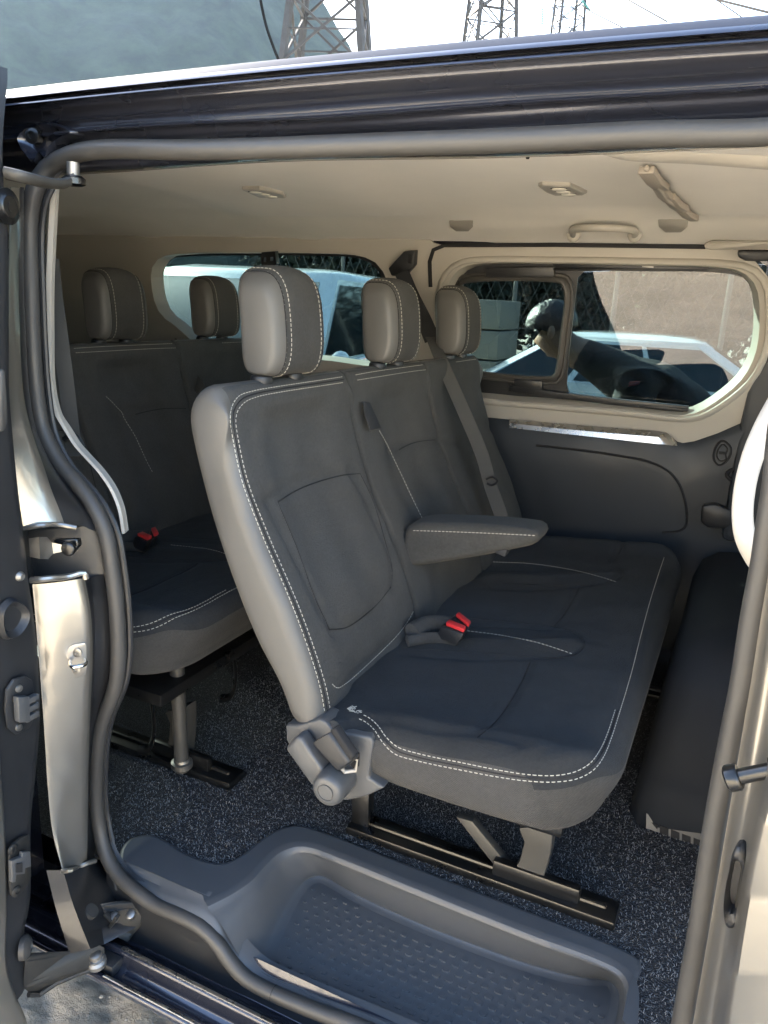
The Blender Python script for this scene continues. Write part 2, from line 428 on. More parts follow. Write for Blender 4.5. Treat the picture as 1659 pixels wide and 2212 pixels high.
def back_segment(y0, y1, first, last):
    W = y1 - y0; mb = MB(); rows = []; r0 = .028 if first else .014; r1 = .028 if last else .014
    st = sorted(set([e for e in ystations(W, .028) if e < W / 2] + [W - e for e in ystations(W, .014) if e < W / 2])) if not last else \
         sorted(set([e for e in ystations(W, .014) if e < W / 2] + [W - e for e in ystations(W, .028) if e < W / 2]))
    if not first and not last: st = ystations(W, .014)
    for e in st:
        d = roll(e, r0) if e < W / 2 else roll(W - e, r1)
        lp = inset_loop(BL, d); row = []; y = y0 + e
        for k, (x, z) in enumerate(lp):
            if k > 60:   # front skin
                t = (z - .88) / .56; env = max(0, min(1, (1.425 - z) / .05)) * max(0, min(1, (z - .86) / .05))
                s = e / W
                h = -.016 * math.exp(-((s - .5) / .24) ** 4) * env
                h += .012 * math.exp(-((t - .3) / .22) ** 2) * math.exp(-((s - .5) / .2) ** 2) * env
                h += (gsum((y, z), gl, .009, .006) + gsum((y, z), gl_rt if first else [], .008, .005)) * env
                h += .0026 * noise.noise(V((y * 9, z * 9, 3))) + .0014 * noise.noise(V((y * 27, z * 27, 8)))
                x += BN.x * h; z += BN.z * h
            row.append(V((x, y, z)))
        rows.append(row)
    mb.loft(rows, closed=True, caps=True)
    # pale smooth side skin on the outer face and the front edge up to the seam
    return mb
def side_mat(mb, y_side, sign):
    for i, f in enumerate(mb.f):
        c = sum((mb.v[j] for j in f), V()) / len(f)
        if sign * (c.y - y_side) > -.021 or (len(f) > 6 and sign * (c.y - y_side) > -.05): mb.mi[i] = 1
segs = []
for k in range(3):
    mb = back_segment(Y0 + SW * k + (.0 if k == 0 else .001), Y0 + SW * (k + 1) - (0 if k == 2 else .001), k == 0, k == 2)
    if k == 0: side_mat(mb, Y0, -1)
    if k == 2: side_mat(mb, Y1, 1)
    # leatherette over the top and the rear
    for i, f in enumerate(mb.f):
        c = sum((mb.v[j] for j in f), V()) / len(f)
        if len(f) == 4 and i % 110 < 60 and (c.z > 1.447 or (c.x - BP.x) * BN.x + (c.z - BP.z) * BN.z < -.035): mb.mi[i] = 1
    o = mb.build('backrest', [M['backcloth'], M['leather']], bench, sharp=60)
    segs.append((o, mb))
bb = [s[1].bvh() for s in segs]
o_n = MB(); sm = MB()
L1 = [(704, 1556), (690, 1480), (640, 1330), (560, 1140), (523, 1040), (505, 960), (497, 905), (502, 875), (517, 855), (545, 845), (600, 835), (680, 823), (752, 812)]
L2 = [(716, 1550), (702, 1478), (652, 1328), (572, 1138), (535, 1040), (516, 958), (509, 908), (514, 886), (530, 868), (556, 857), (605, 847), (690, 834), (756, 824)]
stitch(o_n, cast_path(bb[0], L1, 160)); stitch(o_n, cast_path(bb[0], L2, 160)); stitch(o_n, cast_path(bb[0], n_rt, 120))
seamline(sm, cast_path(bb[0], [((a[0] + b[0]) / 2, (a[1] + b[1]) / 2) for a, b in zip(L1, L2)], 160))
for q in n_seams: seamline(sm, cast_path(bb[0], q, 40))
o_n.build('stitching', M['thread'], segs[0][0]); sm.build('seam', M['seam'], segs[0][0])
o_n = MB(); sm = MB()
stitch(o_n, cast_path(bb[1], [(768, 810), (800, 804), (900, 790), (930, 786)], 60)); stitch(o_n, cast_path(bb[1], [(772, 821), (810, 815), (900, 801), (940, 797)], 60))
stitch(o_n, cast_path(bb[1], [(819, 930), (835, 958), (850, 990), (870, 1032), (890, 1075), (915, 1126)], 60), r=.0007)
for q in m_seams: seamline(sm, cast_path(bb[1], q, 40))
o_n.build('stitching', M['thread'], segs[1][0]); sm.build('seam', M['seam'], segs[1][0])
o_n = MB()
stitch(o_n, cast_path(bb[2], [(1085, 865), (1110, 900), (1140, 955), (1158, 1010), (1164, 1060), (1155, 1105)], 60), r=.0007)
stitch(o_n, cast_path(bb[2], [(985, 782), (1030, 776), (1070, 776)], 30), r=.0007)
o_n.build('stitching', M['thread'], segs[2][0])

# ---- cushion
XB, XF, CZ = -.60, -.085, .905
def cz_top(x, y):
    """height of the cushion top"""
    s = y - Y0; W = Y1 - Y0
    u = (x - XB) / (XF - XB)
    z = CZ + .028 * u - .0 * u * u
    e = min(s, W - s)
    z += .020 * math.exp(-((e - .05) / .045) ** 2) * min(1, max(0, (u - .05) / .25))       # side bolsters
    z -= .010 * math.exp(-((u - .35) / .3) ** 2)
    return z
def cp(px, py):
    p = P(px, py, Z=.918); return V((p.x, p.y, 0))
c_seams = [[(1145, 1430), (1128, 1470), (1100, 1520), (1065, 1565), (1030, 1594)],
           [(1250, 1270), (1235, 1300), (1215, 1332), (1196, 1354)], [(1355, 1160), (1340, 1190), (1322, 1215)],
           [(870, 1398), (1000, 1408), (1150, 1419), (1205, 1420), (1240, 1415), (1258, 1402), (1262, 1388), (1245, 1368), (1200, 1355), (1100, 1343), (1010, 1335), (935, 1330)],
           [(1075, 1259), (1160, 1263), (1250, 1265), (1330, 1257), (1346, 1243), (1345, 1232), (1330, 1226)]]
c_fold = [[(735, 1545), (800, 1549), (860, 1562), (950, 1585), (1050, 1607), (1100, 1622), (1128, 1636)]]
cg = [[cp(*q) for q in s] for s in c_seams]; cf = [[cp(*q) for q in s] for s in c_fold]
cpod = [[cp(*q) for q in s] for s in ([(890, 1372), (1000, 1378), (1120, 1385), (1230, 1393)], [(1060, 1236), (1160, 1240), (1320, 1246)])]
cu = MB(); rows = []
for e in ystations(Y1 - Y0, .034, .010):
    W = Y1 - Y0; m_ = min(e, W - e); y = Y0 + e
    d = roll(m_, .034); rc = .15; cs = roll(m_, rc) * .85
    xf = XF - cs; lp = []
    N = 62; rf = .045
    for k in range(N + 1):
        x = XB + (xf - rf - XB) * k / N
        z = cz_top(x, y) + gsum((x, y), cg, .008, .005) + gsum((x, y), cf, .010, .006) - gsum((x, y), cpod, .032, .012)
        z += .0026 * noise.noise(V((x * 11, y * 11, 1))) + .0013 * noise.noise(V((x * 30, y * 30, 6)))
        lp.append((x, z))
    zt = lp[-1][1]
    for k in range(1, 9):
        a = math.pi / 2 * k / 8; lp.append((xf - rf + rf * math.sin(a), zt - rf + rf * math.cos(a)))
    zb = .800 + .02 * (cs / .13)
    for k in range(1, 7):
        s = k / 6; lp.append((xf - .01 * s - .012 * s * s, zt - rf + (zb + .03 - zt + rf) * s))
    for k in range(1, 6):
        a = math.pi / 2 * k / 5; lp.append((xf - .022 - .03 + .03 * math.cos(a), zb + .03 - .03 * math.sin(a)))
    lp += [(xf - .2, zb - .003), (XB + .2, zb - .006), (XB + .03, zb + .005), (XB, zb + .03)]
    rows.append([V((x, y, z)) for x, z in (inset_loop(lp, d * .8) if d > 0 else lp)])
cu.loft(rows, closed=True, caps=True)
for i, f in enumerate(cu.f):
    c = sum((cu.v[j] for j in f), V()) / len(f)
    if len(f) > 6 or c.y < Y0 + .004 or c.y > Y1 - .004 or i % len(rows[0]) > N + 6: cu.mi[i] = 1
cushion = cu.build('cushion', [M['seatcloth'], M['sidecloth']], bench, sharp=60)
cb = cu.bvh(); st = MB(); sm = MB()
S1 = [(786, 1545), (796, 1550), (815, 1566), (834, 1592), (858, 1613), (900, 1627), (1000, 1648), (1080, 1664), (1140, 1673), (1200, 1675), (1245, 1666), (1275, 1648), (1296, 1620), (1312, 1585), (1330, 1530)]
S2 = [(776, 1553), (790, 1560), (808, 1576), (827, 1604), (852, 1628), (900, 1643), (1000, 1664), (1080, 1679), (1140, 1687), (1200, 1689), (1250, 1681), (1283, 1662), (1304, 1634), (1320, 1596), (1338, 1540), (1354, 1488), (1368, 1438), (1386, 1366), (1404, 1300), (1420, 1248), (1435, 1203)]
stitch(st, cast_path(cb, S1, 220)); stitch(st, cast_path(cb, S2, 220))
seamline(sm, cast_path(cb, [((a[0] + b[0]) / 2, (a[1] + b[1]) / 2) for a, b in zip(S1, S2)], 120))
for q in ([(1010, 1363), (1080, 1372), (1160, 1388), (1205, 1402), (1240, 1414)], [(1065, 1214), (1150, 1218), (1240, 1232), (1300, 1247), (1331, 1257)],
          [(1165, 1146), (1250, 1140), (1320, 1142), (1370, 1150), (1400, 1160)]): stitch(st, cast_path(cb, q, 60), r=.0008)
for q in c_seams: seamline(sm, cast_path(cb, q, 60))
st.build('stitching', M['thread'], cushion); sm.build('seam', M['seam'], cushion)
# child-seat anchor tags: arrow, letters and a round child symbol
def place_text(name, body, size, org, xdir, ydir, mt, parent, ext=.0003):
    cu_ = bpy.data.curves.new(name, 'FONT'); cu_.body = body; cu_.size = size; cu_.extrude = ext; cu_.align_x = 'LEFT'
    t = bpy.data.objects.new(name, cu_); COL.objects.link(t)
    bpy.context.view_layer.update(); dg = bpy.context.evaluated_depsgraph_get()
    me = bpy.data.meshes.new_from_object(t.evaluated_get(dg)); bpy.data.objects.remove(t)
    X = V(xdir).normalized(); Z = X.cross(V(ydir)).normalized(); Yv = Z.cross(X)
    mb = MB(); mb.add([V(org) + X * v.co.x + Yv * v.co.y + Z * v.co.z for v in me.vertices], [tuple(p.vertices) for p in me.polygons])
    return mb
def surf(px, py): 
    h, n, i, d = cb.ray_cast(EYE, ray(px, py).normalized()); return h
tz = surf(768, 1532).z + .0018
lab = MB()
wx, wy = P(752, 1528, Z=tz), P(765, 1529, Z=tz)
c0 = P(754, 1528, Z=tz); a1 = P(749.5, 1531, Z=tz); a2 = P(755, 1534.5, Z=tz); a3 = P(760, 1525, Z=tz)
lab.plate([a1, a2, a3], (0, 0, .0006))
t = place_text('lettering', 'JFIX', .0125, P(764, 1538, Z=tz), P(771, 1525, Z=tz) - P(764, 1538, Z=tz), P(757, 1533, Z=tz) - P(764, 1538, Z=tz), None, None)
lab.add(t.v, t.f)
cc = P(776.5, 1538.5, Z=tz); rad = (P(783.5, 1540, Z=tz) - cc).length
lab.tube([cc + V((math.cos(a), math.sin(a), 0)) * rad for a in [math.radians(20 + k * 12) for k in range(18)]], .0006, n=6)
lab.sphere(cc + V((-.001, -.004, .0005)), .0013, 8, (1, 1, .3)); lab.sphere(cc + V((.001, .001, .0005)), .0026, 10, (1.3, .7, .25))
lab.build('anchor_tag', M['thread'], cushion)

# ---- headrests
def make_headrest(yc, lead):
    W = .178; mb = MB(); rows = []
    for e in ystations(W, .05, .012):
        y = yc - W / 2 + e; m_ = min(e, W - e)
        d = roll(m_, .05) * .55; top = .0
        q = min(1, m_ / .09); top = .034 * (1 - math.sqrt(max(0, 1 - (1 - q) ** 2)))
        row = []
        for k in range(44):
            a = 2 * math.pi * k / 44; ca, sa = math.cos(a), math.sin(a)
            x = abs(ca) ** .62 * (1 if ca > 0 else -1); z = abs(sa) ** .55 * (1 if sa > 0 else -1)
            hx = .050 - d * .9; hz = .097 - d * .7
            xx = x * hx; zz = z * hz - (top if z > 0 else top * .35) * abs(z)
            xx -= .012 * (zz / .1) ** 2 * (1 if xx < 0 else .5)
            row.append(V((-.798 + xx - .10 * zz, y, 1.556 + zz)))
        rows.append(row)
    mb.loft(rows, closed=True, caps=True)
    for i, f in enumerate(mb.f):
        c = sum((mb.v[j] for j in f), V()) / len(f)
        if abs(c.y - yc) > W / 2 - .026 or c.x < -.84: mb.mi[i] = 1
    o = mb.build('headrest', [M['backcloth'], M['leather']], bench, sharp=60)
    s = MB(); sm = MB()
    for sgn in (-1, 1):     # double stitched seam round each end
        for off in (.022, .032):
            j = min(range(len(rows)), key=lambda i: abs(rows[i][0].y - (yc + sgn * (W / 2 - off))))
            lp = rows[j] + [rows[j][0]]
            c = sum(rows[j], V()) / len(rows[j])
            stitch(s, [(p, (p - c).normalized()) for p in resample(lp, 90)], r=.00075)
        j = min(range(len(rows)), key=lambda i: abs(rows[i][0].y - (yc + sgn * (W / 2 - .0255))))
        sm.tube(resample(rows[j], 60, True), .0012, n=5, closed=True)
    s.build('stitching', M['thread'], o); sm.build('seam', M['seam'], o)
    for sgn in (-1, 1):
        y = yc - .018 + sgn * .052
        MB().cyl((-.798, y, 1.435), (-.796, y, 1.475), .0065, n=14).build('post', M['chrome'], o)
        MB().lathe((-.798, y, 1.446), (0, 0, 1), [(0, .02), (.006, .021), (.012, .019), (.015, .012), (.0151, .0)], 18).build('collar', M['blackplastic'], o)
    return o
for yc in (1.25, 1.732, 2.20): make_headrest(yc, True)

# ---- folded-down armrest of the middle place
def pY(px, py, y): return P(px, py, Y=y)
ar = MB(); rows = []
ya = 1.512; wA = .11
prof = [pY(*q, ya) for q in [(893, 1132), (960, 1131), (1060, 1136), (1130, 1143), (1152, 1148), (1162, 1158), (1160, 1172), (1148, 1180), (1095, 1192), (1040, 1203), (960, 1216), (905, 1224), (875, 1222), (868, 1180), (876, 1140)]]
lp = [(p.x, p.z) for p in resample(prof, 60, True)]
for e in ystations(wA, .022, .012):
    d = roll(min(e, wA - e), .022) * .8
    rows.append([V((x, ya + e - .003, z)) for x, z in inset_loop(lp, d)])
ar.loft(rows, closed=True, caps=True)
arm = ar.build('armrest', M['backcloth'], bench, sharp=60)
s = MB(); ab = ar.bvh()
stitch(s, cast_path(ab, [(893, 1146), (960, 1148), (1060, 1152), (1120, 1155), (1158, 1157)], 60)); s.build('stitching', M['thread'], arm)
MB().box(pY(1085, 1186, ya + .02), (.028, .03, .02), Matrix.Rotation(.25, 3, 'Y')).build('release_tab', M['webdark'], arm, bevel=.004)
# dark slot in the backrest behind the armrest
MB().plate([bp2 for bp2 in [PN(*q, BP + BN * .004, BN) for q in [(783, 868), (797, 870), (822, 926), (798, 930), (786, 895)]]], BN * .003).build('armrest_slot', M['webdark'], bench, bevel=.001)

# ---- recliner cover, lever and knob on the near end
yc_ = Y0 - .004
rec = MB()
cov = [(616, 1566), (640, 1567), (690, 1553), (705, 1560), (720, 1580), (800, 1592), (806, 1605), (800, 1650), (795, 1680), (830, 1703), (790, 1722), (750, 1730), (715, 1728), (690, 1700), (665, 1668), (635, 1630), (618, 1600)]
pts = [pY(*q, yc_) for q in cov]
rec.plate(pts, (0, .05, 0))
rc_ = rec.build('recliner_cover', M['greyplastic'], bench, bevel=.010, seg=3)
lev = MB(); lv = [(614, 1618), (640, 1590), (652, 1597), (700, 1668), (690, 1702), (672, 1700)]
lev.plate([pY(*q, yc_ - .034) for q in lv], (0, .03, 0)); lev.build('recliner_lever', M['greyplastic'], bench, bevel=.007, seg=3)
kc = pY(704, 1711, yc_ - .055); kr = .0295
kn = MB().lathe(kc + V((0, .055, 0)), (0, -1, 0), [(0, kr * .98), (.03, kr), (.045, kr * .98), (.052, kr * .9), (.056, kr * .76), (.0565, kr * .52), (.0552, kr * .5), (.0552, kr * .46), (.0568, kr * .44), (.0572, 0)], 36)
kn.build('recliner_knob', M['greyplastic'], bench, sharp=50)
# outer buckle standing on the cover
bk = MB(); q = [(672, 1604), (715, 1572), (748, 1618), (775, 1640), (768, 1660), (745, 1668), (730, 1664), (700, 1640)]
bq = [pY(a, b, yc_ - .04) for a, b in [(672, 1605), (708, 1584), (752, 1650), (729, 1668)]]
bk.plate(bq, (.012, .022, .006)); bko = bk.build('buckle', M['blackplastic'], bench, bevel=.004)
bk2 = MB(); bk2.plate([pY(a, b, yc_ - .036) for a, b in [(712, 1578), (722, 1573), (764, 1634), (757, 1646)]], (.004, .012, .003)); bk2.build('buckle_side', M['seam'], bko, bevel=.002)
st_ = MB(); st_.tube([pY(756, 1640, yc_ - .02), pY(772, 1642, yc_ - .02), pY(768, 1664, yc_ - .025), pY(745, 1667, yc_ - .03), pY(735, 1655, yc_ - .035)], .004, n=8, flat=.5)
st_.build('buckle_bracket', M['steel'], bko)
MB().plate([pY(a, b, yc_ - .0015) for a, b in [(752, 1622), (766, 1615), (776, 1628), (775, 1655), (764, 1662), (756, 1650)]], (0, .002, 0)).build('cover_slot', M['seam'], rc_)

# ---- twin red buckles between the places
dirx = V((1, 0, 0))
for q, lift in (([(962, 1352), (970, 1345), (1007, 1360), (1002, 1368)], .0), ([(984, 1334), (990, 1328), (1017, 1349), (1012, 1357)], .004)):
    zt = .952 + lift
    pts = [P(a, b, Z=zt) for a, b in q]
    bu = MB(); bu.plate(pts, (0, 0, .009)); r_ = bu.build('red_buckle', M['red'], bench, bevel=.003)
    cen = sum(pts, V()) / 4
    MB().plate([cen + (p - cen) * 1.18 - V((.004, 0, .001)) for p in pts], (-.012, 0, -.03)).build('buckle_body', M['blackplastic'], r_, bevel=.003)
pod = MB(); pod.tube(resample([P(a, b, Z=.93) for a, b in [(890, 1366), (920, 1350), (955, 1348), (978, 1352)]], 12), .02, n=12, flat=.8); pod.build('buckle_sleeve', M['sidecloth'], bench)
pod = MB(); pod.tube(resample([P(a, b, Z=.922) for a, b in [(880, 1385), (920, 1378), (960, 1378), (985, 1383)]], 12), .012, n=12, flat=.6); pod.build('buckle_sleeve', M['sidecloth'], bench)

# ---- legs, brace and floor rail
yl = 1.225
def leg_set(y, sgn):
    fr = MB(); out = [P(a, b, Y=y) for a, b in [(1120, 1790), (1198, 1780), (1188, 1850), (1172, 1905), (1165, 1936), (1160, 1950), (1082, 1925), (1085, 1905), (1103, 1893), (1122, 1860), (1132, 1820)]]
    zmin = min(p.z for p in out)
    fr.plate(out, (0, .035 * sgn, 0)); fr.build('front_leg', M['legmetal'], bench, bevel=.003)
    rl = MB(); rl.plate([P(a, b, Y=y) for a, b in [(757, 1700), (797, 1700), (795, 1812), (760, 1800)]], (0, .028 * sgn, 0)); rl.build('rear_leg', M['blackmetal'], bench, bevel=.003)
    br = MB(); br.plate([P(a, b, Y=y + .01 * sgn) for a, b in [(985, 1765), (1020, 1775), (1112, 1888), (1092, 1902)]], (0, .02 * sgn, 0)); br.build('brace', M['legmetal'], bench, bevel=.002)
    ft = MB(); ft.box((-.335, y + .012 * sgn, FL + .009), (.54, .062, .020)); ft.box((-.335, y + .012 * sgn, FL + .021), (.50, .012, .010)); ft.build('floor_rail', M['blackmetal'], bench, bevel=.006)
    f2 = MB(); f2.box((-.215, y + .004, FL + .033), (.165, .020, .034)); f2.build('foot_bracket', M['blackmetal'], bench, bevel=.005)
    for k in range(3):
        MB().lathe(P(1104 + 27 * k, 1923 + 10 * k, Y=y - .006), (0, -1, .3), [(-.004, .0075), (.002, .0075), (.004, .005), (.0041, 0)], 6).build('bolt', M['steel'], bench)
leg_set(yl, 1)
for nm in ('front_leg', 'rear_leg', 'brace', 'floor_rail'):     # the far side has the same frame
    src = [o for o in bench.children if o.name.split('.')[0] == nm][0]
    c = src.copy(); COL.objects.link(c); c.parent = bench; c.location = (0, .92, 0)
MB().box((-.36, (Y0 + Y1) / 2, .782), (.40, 1.18, .03)).build('seat_frame', M['blackmetal'], bench, bevel=.006)
# second row
rear = copy_tree(bench); rear.location = bench.location + V((-.83, 0, .0))
rear['label'] = 'three-place charcoal bench seat at the back of the van, half hidden behind the middle one'
for ch in list(rear.children):
    n_ = ch.name.split('.')[0]
    if n_ in ('armrest', 'armrest_slot', 'recliner_cover', 'recliner_lever', 'recliner_knob', 'buckle', 'brace'):
        for g in list(ch.children): bpy.data.objects.remove(g)
        bpy.data.objects.remove(ch)
hs_ = [c for c in rear.children if c.name.split('.')[0] == 'headrest']
hs_.sort(key=lambda o: o.data.vertices[0].co.y)
for o, dy in zip(hs_, (0, -.03, -.045)): o.location += V((-.014, dy, 0))
for ch in rear.children:
    if ch.name.split('.')[0] in ('cushion', 'red_buckle', 'buckle_sleeve'): ch.location.z += .05
rb = BASE[bench.name]; BASE[rear.name] = rb + V((-.83, 0, 0))
pq = P(393, 1655, Z=FL + .03)
MB().cyl((pq.x, pq.y, FL + .02), (pq.x - .01, pq.y, FL + .40), .016, n=18).build('support_post', M['legmetal'], rear)
MB().lathe((pq.x, pq.y, FL + .03), (0, 0, 1), [(0, .024), (.012, .024), (.014, .018), (.02, .017)], 18).build('post_collar', M['steel'], rear)
for a in (0, 1):
    q = P(330 + 175 * a, 1600 - 110 * a, Z=FL + .13)
    hk = MB(); hk.tube(resample([q + V((.0, .0, .10)), q + V((.005, 0, .03)), q + V((-.01, 0, -.02)), q + V((-.04, 0, -.035))], 14), .011, n=8, flat=.4)
    hk.build('latch_hook', M['blackmetal'], rear)

# ================================================================== the van
van = thing('passenger_van', (-.5, 1.85, 0), 'black passenger van seen through its open sliding side door, beige headliner and dark carpet inside', 'van')
# ---- roof skin and cant rail above the door: one profile carried along the van
def rp(y, Y): return (Y, P(830, y, Y=Y).z)
roof_prof = [(2.63, 1.815), (2.615, 1.85), (2.55, 1.90), (2.42, 1.932), (2.2, 1.952), (1.85, 1.966), (1.5, 1.958), (1.25, 1.942), (1.05, 1.916), (.985, 1.903)]
rail_prof = [(.985, 1.903), (.95, 1.895), rp(106, .925), rp(116, .908), rp(126, .899), rp(131, .897), rp(134, .905), rp(137, .921), rp(141, .922), rp(144, .904), rp(147, .897), rp(150, .897), rp(153, .905), rp(157, .934),
             rp(170, .942), rp(188, .940), rp(203, .938), rp(208, .932), rp(213, .937), rp(231, .943), rp(237, .929), rp(243, .930), rp(248, .946), rp(270, .953), rp(288, .962), rp(305, .968), rp(325, .975), rp(336, .985), rp(345, 1.03)]
def extrude_x(prof, xs, fz=None):
    rows = []
    for x in xs:
        rows.append([V((x, y, z + (fz(x, y, z) if fz else 0))) for y, z in prof])
    return rows
xs = [-2.95, -2.6, -2.2, -1.8, -1.4, -1.2] + [-1.1 + .05 * k for k in range(27)] + [.4, .8, 1.2]
def sag(x, y, z): return -.012 * ((x + .45) / .9) ** 2 if abs(x + .45) < 1.2 else -.0213 - .02 * (abs(x + .45) - 1.2)
def smooth_prof(p, n): return [(q.y, q.z) for q in resample([V((0, a, b)) for a, b in p], n)]
rf = MB().loft(extrude_x(smooth_prof(roof_prof, 40), xs, sag)); rf.build('roof', M['roofpaint'], van, sharp=60)
def ripple(x, y, z):
    w = 0
    if z < 1.852: w = .0022 * math.sin(x * 9 + z * 50) * max(0, min(1, (1.852 - z) / .03))
    if x > -.15 and 1.80 < z < 1.845: w += .014 * max(0, (x + .15) / .35) ** 1.5      # the pressing rises towards the front corner
    return sag(x, y, z) + w
rl = MB().loft(extrude_x(smooth_prof(rail_prof, 130), xs, ripple))
for i, f in enumerate(rl.f):
    c = sum((rl.v[j] for j in f), V()) / len(f)
    if i % 129 < 30 and c.z - sag(c.x, 0, 0) > 1.871: rl.mi[i] = 1
rl.build('cant_rail', [M['paint'], M['roofpaint']], van, sharp=50)
# pressed pocket with a bolt at the rear upper corner
pc = MB(); pr_ = resample([P(a, b, Y=.925) for a, b in [(36, 300), (52, 280), (80, 268), (120, 266), (164, 286), (136, 298), (112, 318), (98, 344), (88, 330), (74, 352), (56, 338)]], 50, True); pcc = sum(pr_, V()) / 50
pc.loft([[p + V((0, .02, 0)) for p in pr_], pr_, [pcc + (p - pcc) * .9 + V((0, -.004, 0)) for p in pr_], [pcc + (p - pcc) * .72 + V((0, .012, 0)) for p in pr_], [pcc + (p - pcc) * .1 + V((0, .018, 0)) for p in pr_]], closed=True)
pco = pc.build('corner_pocket', M['paint'], van, sharp=70)
MB().lathe(P(70, 293, Y=.925), (.2, -1, 0), [(-.01, .012), (.002, .012), (.004, .008), (.004, .005), (.001, .0045), (.001, 0)], 20).build('bolt', M['blackmetal'], pco)
# ---- door seal
seal_px = [(1659, 285), (1400, 290), (1200, 299), (1000, 307), (830, 312), (560, 321), (400, 324), (250, 322), (190, 326), (140, 340), (100, 366), (76, 406), (65, 460), (63, 520), (66, 620), (70, 732), (79, 851), (93, 930), (112, 972), (135, 1010), (171, 1049),
           (205, 1097), (228, 1150), (242, 1230), (251, 1300), (256, 1380), (256, 1430), (250, 1480), (238, 1516), (222, 1556), (212, 1605), (208, 1660), (208, 1728), (215, 1787), (230, 1847), (254, 1888),
           (290, 1922), (337, 1955), (397, 1981), (436, 2003), (468, 2035), (496, 2075), (528, 2110), (575, 2138), (658, 2174), (791, 2225)]
seal = [P(*q, Y=.935 if q[1] < 380 else (.925 if q[1] < 1780 else max(.90, .925 - .025 * (q[1] - 1780) / 140))) for q in seal_px]
seal_front = [P(*q, Y=.925) for q in [(1674, 1050), (1660, 1136), (1648, 1218), (1627, 1325), (1602, 1482), (1578, 1600), (1540, 1805), (1510, 2005), (1473, 2212)]]
loop = [V((.05, .935, 1.79))] + seal + [V((-.25, .90, .46)), V((-.08, .905, .47)), V((.03, .925, .52)), V((.052, .925, .62))] + list(reversed(seal_front)) + [V((.038, .925, 1.5)), V((.046, .928, 1.68)), V((.05, .932, 1.76))]
sp = resample(loop, 260, True)
sm = MB(); sm.tube(sp, lambda t: .0136, n=14, closed=True, up=(0, 1, 0)); sl = sm.build('door_seal', M['rubber'], van, sharp=80)
# joint in the seal
jp = P(618, 2160, Y=.925); 
i0 = min(range(len(sp)), key=lambda i: (sp[i] - jp).length); td = (sp[i0 + 1] - sp[i0 - 1]).normalized()
MB().cyl(sp[i0] - td * .0006, sp[i0] + td * .0006, .0139, n=24).build('seal_joint', M['seam'], sl)
# inner lip of the seal
ctr = V((-.5, 0, 1.15)); lip = []
for p in sp:
    d = V((ctr.x - p.x, 0, ctr.z - p.z)).normalized(); lip.append(p + d * .017 + V((0, .012, 0)))
low_i = [i for i, p in enumerate(sp) if (p.z > .56 and p.x < -.05 and p.z < 1.77) ]
k0 = next(i for i in range(len(sp)) if i in set(low_i) and (i - 1) % len(sp) not in set(low_i))
lip = [lip[(k0 + i) % len(sp)] for i in range(len(low_i))]
MB().tube(lip, .005, n=8).build('seal_lip', M['blackplastic'], van)
# flange wall behind the seal (body aperture)
outer = [p + V((0, .0, 0)) for p in sp]
fl1 = MB()
ring0 = [p + (V((p.x, 0, p.z)) - V((ctr.x, 0, ctr.z))).normalized() * .004 + V((0, .004, 0)) for p in sp]
ring1 = [p + V((0, .020, 0)) + (V((ctr.x - p.x, 0, ctr.z - p.z))).normalized() * .008 for p in sp]
fl1.loft([ring0 + [ring0[0]], ring1 + [ring1[0]]]); fl1.build('aperture_flange', M['blackplastic'], van)
# cream edge of the inner trim behind the rear seal
ce = [(112, 396), (106, 500), (101, 620), (101, 720), (108, 830), (120, 890), (140, 930), (160, 962), (185, 990), (212, 1020), (238, 1058), (255, 1100), (264, 1152)]
cl = resample([P(a - 5 + (5 if b > 900 else 0), b, Y=.965) for a, b in ce], 60); cr2 = resample([P(a + (10 if b < 760 else 6), b, Y=.965) for a, b in ce], 60)
cb_ = resample([P(a + (10 if b < 760 else 6), b, Y=.965) + V((.0, .06, 0)) for a, b in ce], 60)
MB().loft([[p + V((-.004, .02, 0)) for p in cl], cl, [a.lerp(b, .5) + V((0, -.004, 0)) for a, b in zip(cl, cr2)], cr2, [p + V((-.006, .012, 0)) for p in cr2]]).build('cream_trim_edge', M['cream'], van)
# ---- rear jamb of the doorway
def mix(a, b, t): return a + (b - a) * t
jm = MB()
# upper pillar: two bright creases with a dark valley
A = [(22, 405, .80), (21, 494, .80), (17, 600, .80), (16, 692, .80), (20, 851, .80), (28, 950, .80), (40, 1069, .80), (50, 1140, .80)]
B = [(33, 405, .825), (32, 494, .825), (32, 600, .825), (33, 692, .825), (42, 851, .825), (60, 930, .83), (82, 1005, .835), (99, 1069, .838), (124, 1136, .842)]
C = [(45, 405, .90), (44, 494, .90), (45, 600, .90), (50, 700, .90), (60, 851, .90), (76, 940, .90), (100, 990, .90), (150, 1060, .90), (178, 1100, .90), (188, 1140, .90)]
D = [(52, 405, .925), (52, 500, .925), (54, 620, .925), (58, 732, .925), (68, 851, .925), (84, 940, .925), (110, 990, .925), (160, 1055, .925), (195, 1105, .925), (222, 1150, .925)]
def l3(q): return [P(a, b, Y=y) for a, b, y in q]
Am = [(q[0] + 6, q[1], q[2] + .004) for q in A]
rows = [resample(l3(q), 50) for q in (A, B, C, D)]
fine = []
for i in range(3):
    for k in range(6):
        t = k / 6; 
        fine.append([rows[i][j].lerp(rows[i + 1][j], t) + V((0, (.010 if i == 1 else -.004) * math.sin(math.pi * t), 0)) for j in range(50)])
fine.append(rows[3])
jm.loft(fine)
for i in range(len(jm.f)):
    if i // 49 >= 7: jm.mi[i] = 1
jm.build('rear_jamb', [M['jambpaint'], M['blackpaint']], van, sharp=50)
